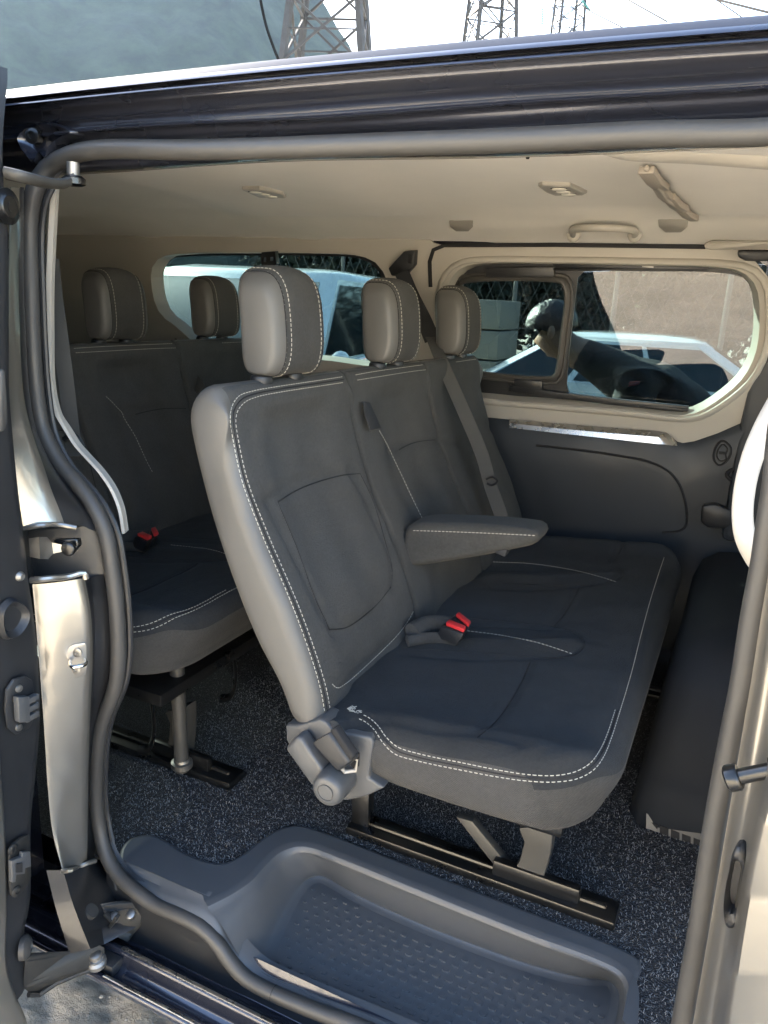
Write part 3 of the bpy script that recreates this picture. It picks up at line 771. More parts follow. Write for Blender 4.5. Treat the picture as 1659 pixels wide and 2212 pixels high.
# lower pillar: broad bright panel, folded edge, dark flange
jl = MB()
A = [(70, 1262, .80), (76, 1330, .80), (86, 1450, .80), (97, 1600, .80), (103, 1700, .80), (114, 1800, .80), (134, 1876, .80)]
A2 = [(76, 1262, .803), (82, 1330, .803), (91, 1450, .803), (103, 1600, .803), (109, 1700, .803), (119, 1800, .803), (138, 1876, .803)]
B = [(176, 1250, .86), (190, 1330, .86), (194, 1420, .86), (190, 1520, .86), (186, 1620, .86), (184, 1750, .86), (184, 1868, .86)]
B2 = [(183, 1250, .868), (197, 1330, .868), (200, 1420, .868), (196, 1520, .868), (192, 1620, .868), (190, 1750, .868), (188, 1868, .868)]
C = [(196, 1248, .90), (204, 1330, .90), (205, 1420, .90), (199, 1530, .90), (194, 1620, .90), (191, 1750, .90), (192, 1866, .90)]
D = [(224, 1240, .925), (236, 1330, .925), (238, 1420, .925), (222, 1530, .925), (200, 1620, .925), (195, 1750, .925), (210, 1860, .925)]
rows = [resample(l3(q), 50) for q in (A, A2, B, B2, C, D)]
fine = []
for i in range(5):
    m_ = 8 if i == 1 else 3
    for k in range(m_):
        t = k / m_
        fine.append([rows[i][j].lerp(rows[i + 1][j], t) + V((0, (-.006 if i == 1 else 0) * math.sin(math.pi * t), 0)) + V((.0015, 0, 0)) * (noise.noise(V((j * .3, t * 2, 5))) if i == 1 else 0) for j in range(50)])
fine.append(rows[5]); jl.loft(fine)
for i in range(len(jl.f)):
    if i // 49 >= 14: jl.mi[i] = 1
jl.build('rear_jamb', [M['jambpaint'], M['blackpaint']], van, sharp=50)
# dark pocket between door edge and jamb, and the hinge recess
bk = MB(); bk.strips([l3([(-60, 330, .86), (-60, 1200, .86), (-60, 2000, .86)]), l3([(30, 330, .87), (60, 1200, .87), (140, 1990, .87)]), l3([(260, 330, .985), (260, 1200, .985), (260, 1990, .985)])], 20)
hp = MB(); hp.strips([l3([(46, 1146, .80), (56, 1200, .80), (66, 1258, .80)]), l3([(60, 1146, .86), (66, 1200, .86), (76, 1258, .86)]), l3([(165, 1140, .90), (172, 1200, .90), (180, 1250, .90)]), l3([(205, 1130, .926), (218, 1190, .926), (226, 1245, .926)])], 12)
hp.build('hinge_recess', M['blackplastic'], van)
lp_ = MB(); lp_.tube(resample(l3([(66, 1254, .79), (100, 1250, .80), (150, 1245, .835), (182, 1238, .85), (186, 1250, .852)]), 20), .005, n=8); lp_.tube(resample(l3([(50, 1142, .80), (90, 1135, .815), (124, 1133, .84), (165, 1140, .86)]), 20), .004, n=8)
lp_.build('recess_lip', M['jambpaint'], van)
hg = MB(); hg.strips([l3([(62, 1163, .79), (64, 1203, .79)]), l3([(84, 1160, .792), (86, 1207, .792)]), l3([(102, 1160, .81), (104, 1208, .81)]), l3([(112, 1172, .82), (115, 1196, .82)]), l3([(140, 1178, .83), (142, 1190, .83)])], 6)
hg.build('roller_bracket', M['steel'], van)
hb = MB(); hb.plate(l3([(115, 1166, .835), (165, 1164, .85), (168, 1180, .85), (150, 1200, .845), (118, 1190, .836)]), (0, .01, 0)); hb.lathe(P(150, 1184, Y=.836), (0.3, -1, 0), [(0, .012), (.006, .012), (.008, .008), (.0081, 0)], 16)
hb.build('roller', M['blackmetal'], van, bevel=.002)
# striker on the jamb
def on_jamb(px, py, lift=0.0):
    t = (px - 80) / 115; return P(px, py, Y=.803 + .06 * max(0, min(1, t)) - .004 - lift)
skr = MB(); ol = [(148, 1398), (160, 1392), (184, 1388), (187, 1394), (189, 1440), (186, 1458), (165, 1465), (150, 1450), (142, 1432), (142, 1415)]
skr.plate([on_jamb(*q, .002) for q in ol], V((-.004, .003, 0))); sk = skr.build('door_striker', M['steel'], van, bevel=.0015)
lo = MB(); lo.tube(resample([on_jamb(152, 1428, .004), on_jamb(153, 1436, .018), on_jamb(158, 1441, .026), on_jamb(180, 1437, .026), on_jamb(185, 1432, .018), on_jamb(182, 1424, .004)], 24), .0035, n=10); lo.build('striker_loop', M['chrome'], sk)
for q in ((167, 1409), (165, 1445)): MB().lathe(on_jamb(*q, .002), (.35, -1, 0), [(0, .0085), (.002, .0085), (.0032, .006), (.0033, .0035), (.002, .003), (.002, 0)], 18).build('screw', M['steel'], sk)
# foot of the jamb
fj = MB(); fj.strips([l3([(100, 1880, .78), (120, 1960, .78), (150, 2060, .78)]), l3([(136, 1880, .80), (160, 1960, .80), (195, 2050, .79)]), l3([(186, 1872, .86), (210, 1950, .86), (225, 2040, .84)]), l3([(212, 1862, .925), (255, 1920, .925), (300, 2000, .90)])], 20)
fj.build('jamb_foot', M['blackpaint'], van)
MB().tube(resample(l3([(134, 1882, .80), (150, 1880, .805), (170, 1872, .845), (190, 1864, .86), (205, 1860, .88)]), 20), .0045, n=8).build('drain_pipe', M['jambpaint'], van)
# ---- sill below the seal
sk_ = MB()
r1 = l3([(212, 1850, .945), (250, 1900, .945), (300, 1945, .945), (420, 2012, .945), (480, 2075, .945), (540, 2132, .945), (660, 2190, .945), (860, 2275, .945)])
def sill_row(pts, n=40): return resample(pts, n)
top = [V((-1.15, .93, .50)), V((-.4, .93, .385)), V((.3, .93, .385))]
prof = [(.93, .46), (.910, .425), (.895, .405), (.880, .412), (.864, .426), (.858, .434), (.850, .435), (.846, .424), (.838, .408), (.818, .404), (.812, .414), (.804, .416), (.800, .408), (.812, .385), (.86, .33), (.90, .30)]
sk_.loft(extrude_x(smooth_prof(prof, 80), [-1.6, -1.2, -1.1] + [-1.05 + .1 * k for k in range(14)] + [.6, 1.2])); sk_.build('sill', M['paint'], van, sharp=50)
tr = MB(); tr.box((-.1, .8535, .4365), (1.55, .007, .004)); tr.box((-.1, .807, .4175), (1.55, .006, .004)); tr.build('track_edge', M['brushed'], van, bevel=.0012)
# kick panel between the seal and the sill
kp = MB(); seg_ = [p for p in sp if p.z < .56 and p.x < .06]
seg_.sort(key=lambda p: p.x)
kp.loft([[p + V((0, -.004, -.004)) for p in seg_], [V((p.x, .904, .41 + (p.z - .41) * .5)) for p in seg_], [V((p.x, .896, .402)) for p in seg_]]); kp.build('kick_panel', M['blackplastic'], van)
# part number moulded in the sill plastic
po = P(1161 / 1.8227, 3970 / 1.8227, Y=.893); pe_ = P(1226 / 1.8227, 4000 / 1.8227, Y=.893)
xd = (pe_ - po)
tx = place_text('part_number', '1CECR6303', .0098, po + V((0, -.003, 0)), xd, V((0, .55, .84)), None, None)
tx.build('part_number', M['steel'], van)
# ---- floor carpet and step tray
tray_edge = [(255, 1870), (262, 1835), (285, 1812), (330, 1806), (365, 1822), (400, 1845), (440, 1861), (480, 1868), (515, 1854), (555, 1823), (590, 1799), (620, 1788), (645, 1785), (700, 1800), (830, 1850), (1080, 1948), (1240, 2010), (1350, 2056), (1382, 2076), (1387, 2090), (1372, 2130), (1355, 2212)]
te = [P(*q, Z=FL) for q in tray_edge]; te_s = resample(te, 70)
cp_ = MB(); outer = [V((-2.9, 2.62, FL)), V((1.6, 2.62, FL)), V((1.6, .94, FL)), V((-.012, .94, FL))] + list(reversed(te_s)) + [V((-2.9, .93, FL))]
cp_.plate(outer, (0, 0, -.006))
crp = cp_.build('floor_carpet', M['carpet'], van)
def inside(p, poly):
    c = False; j = len(poly) - 1
    for i in range(len(poly)):
        if (poly[i].y > p[1]) != (poly[j].y > p[1]) and p[0] < (poly[j].x - poly[i].x) * (p[1] - poly[i].y) / (poly[j].y - poly[i].y) + poly[i].x: c = not c
        j = i
    return c
tf = MB(); vs = []; fs = []
rnd = random.Random(5)
for i in range(26000):
    if i < 20000: x, y = rnd.uniform(-1.15, .15), rnd.uniform(.95, 1.75)
    else: x, y = rnd.uniform(-1.3, .15), rnd.uniform(1.5, 2.3)
    if not inside((x, y), outer): continue
    a = rnd.uniform(0, 6.28); l = rnd.uniform(.0015, .004); h = rnd.uniform(.0015, .0045); w = .0005
    dx, dy = math.cos(a) * l, math.sin(a) * l; nx, ny = -math.sin(a) * w, math.cos(a) * w; o = len(vs)
    z0 = FL - .0005
    for t, hh in ((-1, .2), (0, 1), (1, .35)):
        cx, cy = x + dx * t + nx * 2 * (t == 0), y + dy * t
        vs += [V((cx - nx, cy - ny, z0 + h * hh)), V((cx + nx, cy + ny, z0 + h * hh))]
    fs += [(o, o + 1, o + 3, o + 2), (o + 2, o + 3, o + 5, o + 4)]
tf.v = vs; tf.f = fs; tf.mi = [0] * len(fs); q = tf.build('carpet_pile', M['tuft'], crp, normals=False); q['kind'] = 'stuff'
# tray: flange, soft rim, well with studs
def fz(y): return .447 - max(0, 1.13 - y) * .115
R0 = resample([P(*q, Z=FL) for q in [(452, 1966), (500, 1942), (545, 1912), (577, 1878), (606, 1850), (638, 1837), (668, 1838), (700, 1849), (850, 1909), (1000, 1970), (1150, 2030), (1290, 2082), (1335, 2106), (1350, 2132), (1345, 2235)]], 110)
F0 = resample([P(*q, Z=.44) for q in [(560, 2112), (584, 2042), (610, 1985), (640, 1935), (668, 1908), (694, 1903), (762, 1940), (900, 2004), (1050, 2062), (1150, 2097), (1250, 2121), (1316, 2126), (1334, 2150), (1325, 2235)]], 110)
def nrm2(c, i):
    t = c[min(i + 1, len(c) - 1)] - c[max(i - 1, 0)]; return V((-t.y, t.x, 0)).normalized()
tm = MB(); rows = []
for off, z in ((.020, FL + .0055), (.012, FL + .005), (.006, FL + .003), (.002, FL - .002)):
    rows.append([V((p.x, p.y, z)) + nrm2(R0, i) * off for i, p in enumerate(R0)])
for k in (.04, .12, .25, .4, .55, .7, .82, .92, .98):
    row = []
    for i, (a, b) in enumerate(zip(R0, F0)):
        q = a.lerp(b, k); zt, zb = FL - .006, fz(b.y) + .006; wide = min(1, (a - b).length / .10)
        kk = k * (1 - wide) + (k * k * (3 - 2 * k)) * wide
        row.append(V((q.x, q.y, zt + (zb - zt) * kk)))
    rows.append(row)
for off, z in ((.002, .0045), (.007, .0015), (.014, 0)):
    rows.append([V((p.x, p.y, fz(p.y) + z)) - nrm2(F0, i) * off for i, p in enumerate(F0)])
tm.loft(rows)
lipt = resample([P(*q, Y=.925) for q in [(250, 1866), (300, 1892), (337, 1910), (436, 1946), (472, 1970), (500, 2021), (528, 2057), (567, 2093), (658, 2136), (780, 2187), (900, 2238)]], 60)
lipb = resample([P(*q, Y=.903) for q in [(246, 1892), (300, 1925), (350, 1948), (420, 1978), (470, 2022), (508, 2084), (562, 2128), (650, 2160), (780, 2214), (880, 2256)]], 60)
floor_ = rows[-1]; lp_near = [p for p in lipt if p.x > floor_[0].x - .01]
poly = [V((p.x, p.y, 0)) for p in floor_] + [V((floor_[-1].x, .925, 0))] + [V((p.x, .925, 0)) for p in reversed(lp_near)]
poly = [V((p.x, p.y, fz(p.y))) for p in poly]
wfp = poly
tri = tessellate_polygon([poly]); tm.add(poly, [tuple(t) for t in tri])
fl_in = rows[0]
ed = []
for i, p in enumerate(te_s):
    ed.append(p - nrm2(te_s, i) * .008)
poly2 = [V((p.x, p.y, FL + .0055)) for p in ed] + [V((p.x, p.y, FL + .0055)) for p in reversed(fl_in)] + [V((p.x, .93, FL + .0055)) for p in reversed([q for q in lipt if q.x < fl_in[0].x])]
tri = tessellate_polygon([poly2]); tm.add(poly2, [tuple(t) for t in tri])
tm.loft([[V((p.x, p.y, FL - .004)) for p in te_s], [V((p.x, p.y, FL + .002)) for p in te_s], [V((p.x, p.y, FL + .0045)) - nrm2(te_s, i) * .003 for i, p in enumerate(te_s)], [V((p.x, p.y, FL + .0055)) for p in ed]])
# near left wall below the flange down the lip
for i in range(-2, 32):
    for j in range(0, 13):
        x = -.66 + i * .0245 + (.0122 if j % 2 else 0); y = .935 + j * .0165
        if not inside((x, y), wfp) or min(seg_dist((x, y), F0[k], F0[k + 1]) for k in range(0, len(F0) - 1, 2)) < .022: continue
        cx = (x + .31) / .36; cy = (y - 1.03) / .11
        sz = .0074 * max(.35, 1 - .55 * (abs(cx) ** 1.5)) * (1 - .15 * cy * cy)
        rws = []
        for h, k in ((-.0005, 1.0), (.0024, .94)):
            row = []
            for q in range(16):
                a = 2 * math.pi * q / 16; ca, sa = math.cos(a), math.sin(a)
                rx = abs(ca) ** .6 * (1 if ca > 0 else -1); ry = abs(sa) ** .6 * (1 if sa > 0 else -1)
                row.append(V((x + rx * sz * k, y + ry * sz * .72 * k, fz(y) + h)))
            rws.append(row)
        tm.loft(rws, closed=True); tm.f.append([len(tm.v) - 16 + q for q in range(16)]); tm.mi.append(0)
ty = tm.build('step_tray', M['tray'], van, sharp=32)
lm = MB(); lm.loft([[V((p.x, .945, FL + .0055 if p.x < -.735 else min(FL + .0055, p.z + .004))) for p in lipt], [V((p.x, .933, min(FL + .0058, p.z + .009) if p.x < -.735 else p.z + .003)) for p in lipt], lipt, [a.lerp(b, .25) + V((0, -.004, .001)) for a, b in zip(lipt, lipb)], [a.lerp(b, .75) + V((0, -.003, 0)) for a, b in zip(lipt, lipb)], lipb, [p + V((0, .0, -.03)) for p in lipb]]); lm.build('tray_lip', M['tray'], van)
# ---- headliner
def hz(x):    # slight drop of the ceiling towards the back and a raised band in the middle
    return .006 * math.sin(x * 4.0)
hl_prof = [(1.0, 1.785), (1.02, 1.806), (1.08, 1.835), (1.2, 1.858), (1.5, 1.872), (1.8, 1.870), (2.0, 1.862), (2.13, 1.850), (2.2, 1.843), (2.235, 1.836), (2.27, 1.825), (2.33, 1.81), (2.37, 1.801), (2.405, 1.791)]
hp_ = smooth_prof(hl_prof, 70)
def hlz(x, y, z):
    d = 0
    # shallow sculpted field between the cross beams
    if 1.15 < y < 2.2:
        k = max(0, min(1, (y - 1.15) / .1)) * max(0, min(1, (2.2 - y) / .06))
        d += .010 * k * (1 if abs(((x + .75) / .62 + 50) % 1 - .5) < .36 else 0) * 0
        d += .010 * k * max(-1, min(1, 3.5 * math.sin((x + .9) * 4.6)))
    else:
        k = max(0, min(1, (y - 2.2) / .05)); d += -.006 * k * max(0, math.sin((x + .2) * 9)) ** 6
    return d
hm = MB().loft(extrude_x(hp_, [-2.9 + .05 * k for k in range(90)], hlz)); hm.build('headliner', M['headliner'], van, sharp=75)
def on_head(px, py, dz=0):
    """point on the headliner"""
    d = ray(px, py).normalized(); h, n, i, dist = hb_.ray_cast(EYE, d)
    if h is None: h = P(px, py, Y=2.385)
    return h + V((0, 0, dz))
hb_ = hm.bvh()
def ceiling_light(pts, lenses):
    mb = MB(); pp = [on_head(*q) for q in pts]; c = sum(pp, V()) / len(pp)
    mb.loft([[p + V((0, 0, .004)) for p in pp], [p + V((0, 0, -.006)) for p in pp], [c + (p - c) * .93 + V((0, 0, -.009)) for p in pp]], closed=True, caps=True)
    o = mb.build('ceiling_light', M['cream'], van, sharp=30)
    for a, b in lenses:
        q = on_head(a, b); MB().lathe(q + V((0, 0, -.008)), (0, 0, -1), [(0, .017), (.003, .017), (.005, .013), (.0055, 0)], 20).build('lens', M['lamp'], o)
        MB().lathe(q + V((0, 0, -.007)), (0, 0, -1), [(0, .021), (.002, .021), (.0022, .017)], 20).build('lens_ring', M['seam'], o)
    return o
ceiling_light([(523, 403), (560, 401), (612, 414), (618, 421), (560, 420), (540, 411)], [(553, 407), (569, 411), (585, 416)])
ceiling_light([(1163, 395), (1172, 392), (1232, 394), (1268, 411), (1262, 414), (1200, 415), (1180, 408)], [(1209, 399), (1218, 405), (1229, 411)])
MB().lathe(on_head(1140, 340), (0, 0, -1), [(0, .004), (.003, .003), (.0031, 0)], 10).build('ceiling_clip', M['seam'], van)
# strap rail on the ceiling
rm = MB()
for a, b, w in ((( 1398, 352), (1432, 392), .030), ((1425, 388), (1448, 418), .026), ((1446, 412), (1478, 440), .028), ((1470, 436), (1502, 461), .022)):
    p, q = on_head(*a, -.012), on_head(*b, -.012)
    rm.ribbon([p, p.lerp(q, .5) + V((0, 0, -.004)), q], w, .014)
rm.tube([on_head(1398, 350, -.01), on_head(1445, 412, -.02), on_head(1504, 462, -.01)], .006, n=8)
rm.build('ceiling_strap', M['strap'], van, bevel=.003)
tb = MB(); tb.strips([[P(a, b, Y=1.10) for a, b in [(1296, 322), (1340, 320), (1500, 330), (1700, 338)]], [P(a, b, Y=1.11) for a, b in [(1297, 333), (1340, 338), (1500, 346), (1700, 360)]], [P(a, b, Y=1.16) for a, b in [(1310, 336), (1345, 346), (1500, 355), (1700, 370)]]], 24)
tb.build('ceiling_trim', M['cream'], van, sharp=70)
# ---- far side: cream window trim, glass, dark lower panel
TN = V((0, math.cos(math.radians(8.5)), math.sin(math.radians(8.5)))); TP = V((0, 2.47, 1.3))
def tp_(px, py, d=0): return PN(px, py, TP + TN * d, TN)
def ty_(x, z, d=0):
    p = TP + TN * d; return V((x, p.y - (z - p.z) * TN.z / TN.y, z))
H_rear = [(326, 600), (330, 575), (348, 556), (400, 548), (520, 546), (700, 547), (780, 553), (815, 570), (836, 605), (845, 660), (850, 740), (842, 785), (700, 778), (540, 762), (420, 738), (380, 705), (350, 682), (335, 655)]
H_front = [(958, 700), (960, 640), (972, 605), (992, 582), (1020, 571), (1200, 569), (1400, 573), (1560, 578), (1605, 588), (1633, 618), (1641, 665), (1633, 760), (1606, 815), (1562, 856), (1512, 888), (1480, 897), (1330, 884), (1180, 872), (1060, 862), (985, 848), (962, 800)]
def rloop(pts, n, d=0): return [p for p in resample([tp_(a, b, d) for a, b in pts], n, True)]
low = [V((-2.9, 0, 1.205)), V((-1.2, 0, 1.205))] + [tp_(*q) for q in [(1060, 902), (1150, 912), (1300, 926), (1440, 935), (1468, 958), (1500, 953), (1550, 936), (1600, 914), (1626, 904)]]
outer = [ty_(-2.9, 1.82)] + [tp_(*q) for q in [(250, 505), (600, 507), (926, 512), (935, 524), (950, 529), (1200, 532), (1525, 536), (1600, 540), (1624, 556)]] + [tp_(*q) for q in [(1660, 600), (1655, 740), (1632, 820), (1628, 904)]] + list(reversed([ty_(p.x, p.z) if k < 2 else p for k, p in enumerate(low[:-1])]))
Hr, Hf = rloop(H_rear, 60), rloop(H_front, 80)
tm_ = MB(); tm_.plate(outer, TN * .012, [Hr, Hf]); 
for H in (Hr, Hf):
    c = sum(H, V()) / len(H)
    big = [c + (p - c) * 1.0 for p in H]; inn = [c + (p - c) * .965 + TN * .05 for p in H]; m1 = [c + (p - c) * .988 + TN * .012 for p in H]
    tm_.loft([[*big, big[0]], [*m1, m1[0]], [*inn, inn[0]]])
tm_.build('side_trim', M['cream'], van, sharp=50)
# soft raised border round the front window
bd = MB(); c = sum(Hf, V()) / len(Hf)
bd.tube([c + (p - c) * 1.05 - TN * .001 for p in Hf], .011, n=10, closed=True, flat=.7); bd.build('window_surround', M['cream'], van)
gp = MB(); gp.ribbon([tp_(a, b, -.003) for a, b in [(930, 620), (928, 565), (936, 540), (960, 530), (1200, 529), (1524, 533)]], .012, .004, up=TN); gp.build('trim_gap', M['seam'], van)
def gplate(name, outer_px, holes_px, d, th, mt, parent, scale=1.0):
    mb = MB(); O = rloop(outer_px, 70, d); c = sum(O, V()) / len(O); O = [c + (p - c) * scale for p in O]
    mb.plate(O, TN * th, [rloop(h, 60, d) for h in holes_px]); return mb.build(name, mt, parent, bevel=0)
paneL = [(1000, 640), (1000, 615), (1020, 608), (1180, 606), (1212, 612), (1221, 640), (1213, 720), (1204, 790), (1196, 811), (1170, 815), (1060, 806), (1003, 796), (998, 720)]
paneR = [(1246, 620), (1252, 590), (1275, 586), (1400, 586), (1560, 590), (1605, 600), (1626, 625), (1633, 668), (1626, 752), (1600, 806), (1556, 848), (1506, 880), (1478, 885), (1330, 868), (1245, 855), (1226, 846), (1226, 800), (1236, 700)]
win = gplate('front_window', H_front, [paneL, paneR], .046, .010, M['blackplastic'], van, 1.0)
gl_ = gplate('glass', [(985, 640), (985, 600), (1200, 590), (1560, 582), (1612, 592), (1634, 625), (1640, 668), (1632, 756), (1606, 812), (1560, 853), (1508, 886), (1478, 890), (1245, 865), (1000, 830), (985, 780)], [], .0505, .003, M['tint'], win)
wl = MB(); PLr = rloop(paneL, 60, .040); c = sum(PLr, V()) / len(PLr)
wl.tube([c + (p - c) * 1.045 for p in PLr], .012, n=8, closed=True, flat=.6); wl.tube([c + (p - c) * 1.12 for p in PLr], .006, n=8, closed=True)
wl.build('sliding_pane_frame', M['rubber'], win)
MB().ribbon([tp_(a, b, .034) for a, b in [(1050, 588), (1198, 587)]], .03, .012, up=TN).build('window_rail', M['blackplastic'], win, bevel=.002)
rb_ = MB(); rb_.ribbon([tp_(a, b, .03) for a, b in [(1195, 573), (1340, 576), (1530, 580)]], .012, .012, up=TN); rb_.ribbon([tp_(a, b, .03) for a, b in [(1195, 582), (1500, 584)]], .006, .008, up=TN)
rb_.build('window_rail', M['blackplastic'], win, bevel=.002); rb_ = MB(); rb_.ribbon([tp_(a, b, .03) for a, b in [(1100, 838), (1200, 852), (1330, 868), (1487, 884)]], .020, .014, up=TN); rb_.ribbon([tp_(a, b, .024) for a, b in [(1380, 876), (1486, 886)]], .008, .014, up=TN)
rb_.build('window_rail', M['blackplastic'], win, bevel=.002)
lt = MB(); lt.ribbon([tp_(a, b, .03) for a, b in [(1110, 829), (1172, 834)]], .034, .012, up=TN); lt.build('window_latch', M['blackplastic'], win, bevel=.004)
MB().ribbon([tp_(a, b, .026) for a, b in [(1388, 574), (1412, 576)]], .006, .012, up=TN).build('rail_clip', M['steel'], win)
win2 = gplate('rear_window', H_rear, [[(332, 605), (336, 580), (355, 562), (405, 554), (520, 552), (700, 553), (775, 558), (808, 574), (828, 607), (837, 660), (842, 740), (836, 776), (700, 770), (540, 754), (425, 730), (385, 698), (356, 676), (341, 652)]], .046, .010, M['blackplastic'], van)
gplate('glass', H_rear, [], .0505, .003, M['tint2'], win2, .985)
# dark lower panel
dk = MB(); DY = 2.50
lowx = [V((-2.9, DY, FL)), V((.26, DY, FL)), V((.26, DY - .0, 1.45))]
top = [ty_(p.x, p.z, .002) if k < 2 else p + TN * .002 for k, p in enumerate(low)]
dk.strips([top + [ty_(.06, top[-1].z, .002)], [V((p.x, p.y - .018, p.z - .03)) for p in top + [ty_(.06, top[-1].z)]], [V((p.x, 2.47, p.z - .14)) for p in top + [ty_(.06, top[-1].z)]], [V((p.x, 2.49, .85)) for p in top + [ty_(.06, top[-1].z)]], [V((p.x, 2.52, FL)) for p in top + [ty_(.06, top[-1].z)]]], 80)
dk.build('lower_panel', M['darktrim'], van, sharp=70)
DKB = dk.bvh()
def on_dk(px, py, d=0):
    h, n, i, dist = DKB.ray_cast(EYE, ray(px, py).normalized())
    return h + V((0, -d, 0)) if h is not None else P(px, py, Y=2.48 - d)
gv = MB(); gv.tube(resample([on_dk(*q, .0) for q in [(1158, 962), (1250, 972), (1340, 985), (1400, 997), (1440, 1015), (1465, 1042), (1478, 1075), (1484, 1110), (1482, 1135), (1470, 1146), (1430, 1150)]], 60), .004, n=8); gv.build('panel_seam', M['seam'], van)
ch = MB(); ch.loft([[tp_(a, b, -.012) for a, b in [(1100, 905), (1200, 914), (1320, 924), (1420, 931), (1440, 936), (1455, 946), (1462, 957)]], [tp_(a, b, -.034) for a, b in [(1100, 914), (1200, 925), (1320, 936), (1420, 944), (1435, 948), (1448, 955), (1462, 960)]], [tp_(a, b, -.040) for a, b in [(1100, 924), (1200, 935), (1320, 948), (1420, 959), (1435, 960), (1450, 962), (1463, 963)]]])
ch.build('trim_strip', M['brushed'], van)
rd = MB(); rr_ = resample([on_dk(*q, .002) for q in [(1541, 985), (1548, 962), (1560, 952), (1578, 966), (1574, 990), (1555, 1005), (1545, 998)]], 30, True); rd.tube(rr_, .003, n=6, closed=True)
rr_ = resample([on_dk(*q, .002) for q in [(1548, 985), (1553, 968), (1562, 960), (1571, 970), (1567, 982), (1568, 992), (1556, 996)]], 30, True); rd.tube(rr_, .002, n=6, closed=True); rd.ribbon([on_dk(1553, 978, .002), on_dk(1566, 979, .002)], .008, .003, up=(0, -1, 0)); rd.build('blanking_cover', M['seam'], van)
ret = MB(); ret.plate([on_dk(*q, .03) for q in [(1517, 1088), (1545, 1085), (1580, 1098), (1590, 1110), (1590, 1130), (1570, 1138), (1530, 1137), (1514, 1125)]], (0, .05, 0)); ret.build('belt_retractor', M['blackplastic'], van, bevel=.012)
MB().tube(resample([on_dk(*q, .004) for q in [(1600, 1010), (1578, 1016), (1570, 1026), (1580, 1036), (1600, 1040)]], 16), .006, n=8).build('panel_hook', M['seam'], van)
# grab handle, caps and coat hooks along the headliner edge
def on_h(px, py, d=0):
    h = on_head(px, py); return h + V((0, -d, -d * .4))
gh = MB(); gh.tube(resample([on_h(1238, 510, .002), on_h(1243, 490, .022), on_h(1275, 482, .042), on_h(1310, 481, .045), on_h(1345, 483, .042), on_h(1371, 492, .022), on_h(1373, 512, .002)], 34), .0105, n=12, flat=.8)
for a in (1240, 1372): gh.sphere(on_h(a, 506, .004), .022, 14, (.9, .5, 1))
gh.build('grab_handle', M['cream'], van, sharp=80)
for q in ([(970, 476), (1022, 476), (1021, 490), (1012, 499), (985, 499), (972, 489)], [(1421, 474), (1487, 474), (1485, 490), (1472, 501), (1437, 501), (1423, 489)]):
    pp = [on_h(*a, .004) for a in q]; MB().plate(pp, (0, .012, .004)).build('trim_cap', M['cream'], van, bevel=.003)
MB().plate([on_h(*a, .012) for a in [(1522, 524), (1540, 517), (1680, 519), (1680, 537), (1535, 537), (1523, 533)]], (0, .012, .004)).build('trim_cap', M['cream'], van, bevel=.004)
MB().plate([tp_(a, b, -.03) for a, b in [(1592, 541), (1690, 542), (1690, 566), (1610, 564), (1594, 556)]], TN * .03).build('hinge_cover', M['blackplastic'], van, bevel=.006)
# far B pillar and what stands in the cab behind it
MB().box((.35, 2.50, 1.45), (.71, .10, 1.0)).build('pillar_trim', M['darktrim'], van, bevel=.02)
# ---- body shell that closes the van (not seen directly, keeps the light out)
sh = MB()
sh.plate([V((-2.9, y, z)) for y, z in ((.85, .42), (2.64, .42), (2.64, 1.93), (.85, 1.93))], (-.05, 0, 0), [[V((-2.9, y, z)) for y, z in ((1.02, 1.12), (2.46, 1.12), (2.40, 1.76), (1.08, 1.76))]]); sh.box((-2.05, .87, 1.2), (1.86, .06, 1.45)); sh.box((-.6, 2.74, .82), (4.8, .05, .80)); sh.box((-.6, 1.75, .34), (4.7, 1.70, .10)); sh.box((-.6, 1.93, .47), (4.7, 1.4, .10))
sh.build('body_shell', M['paint'], van)
MB().plate([V((-2.93, y, z)) for y, z in ((1.0, 1.1), (2.48, 1.1), (2.42, 1.78), (1.06, 1.78))], (-.004, 0, 0)).build('tailgate_window', M['rearglass'], van)
fs_ = MB()
W_out = [V((-2.95, 2.745, 1.21)), V((2.0, 2.745, 1.21)), V((2.0, 2.66, 1.83)), V((-2.95, 2.66, 1.83))]
def wo(p, d=0): 
    k = (p.z - 1.21) / .62; return V((p.x, 2.745 - .085 * k + d, p.z))
def grow(l, s):
    c = sum(l, V()) / len(l); return [c + (p - c) * s for p in l]
fs_.plate([ty_(-2.95, 1.17, .075), ty_(2.0, 1.17, .075), ty_(2.0, 1.84, .075), ty_(-2.95, 1.84, .075)], TN * .012, [[p + TN * .075 for p in grow(Hr, 1.10)], [p + TN * .075 for p in grow(Hf, 1.10)]]); fs_.build('side_body', M['paint'], van)
cbm = MB(); cbm.box((2.3, 1.8, .75), (1.0, 1.8, .75)); cbm.box((1.5, .90, .85), (1.0, .04, .9)); cbm.box((1.05, .93, 1.55), (.10, .06, .6)); cbm.build('cab_body', M['paint'], van, bevel=.03)
wd = MB()
for cx in (-2.15, 1.75):
    for cy in (.98, 2.62):
        o = MB().lathe((cx, cy - .11, .33), (0, 1, 0), [(0, .2), (.0, .31), (.02, .33), (.2, .33), (.22, .31), (.22, .2)], 36).build('wheel', M['tyre'], van)
        MB().lathe((cx, cy - .10, .33), (0, 1, 0), [(0, .0), (.02, .06), (.01, .18), (.0, .205), (.2, .205), (.2, 0)], 30).build('rim', M['steel'], o)
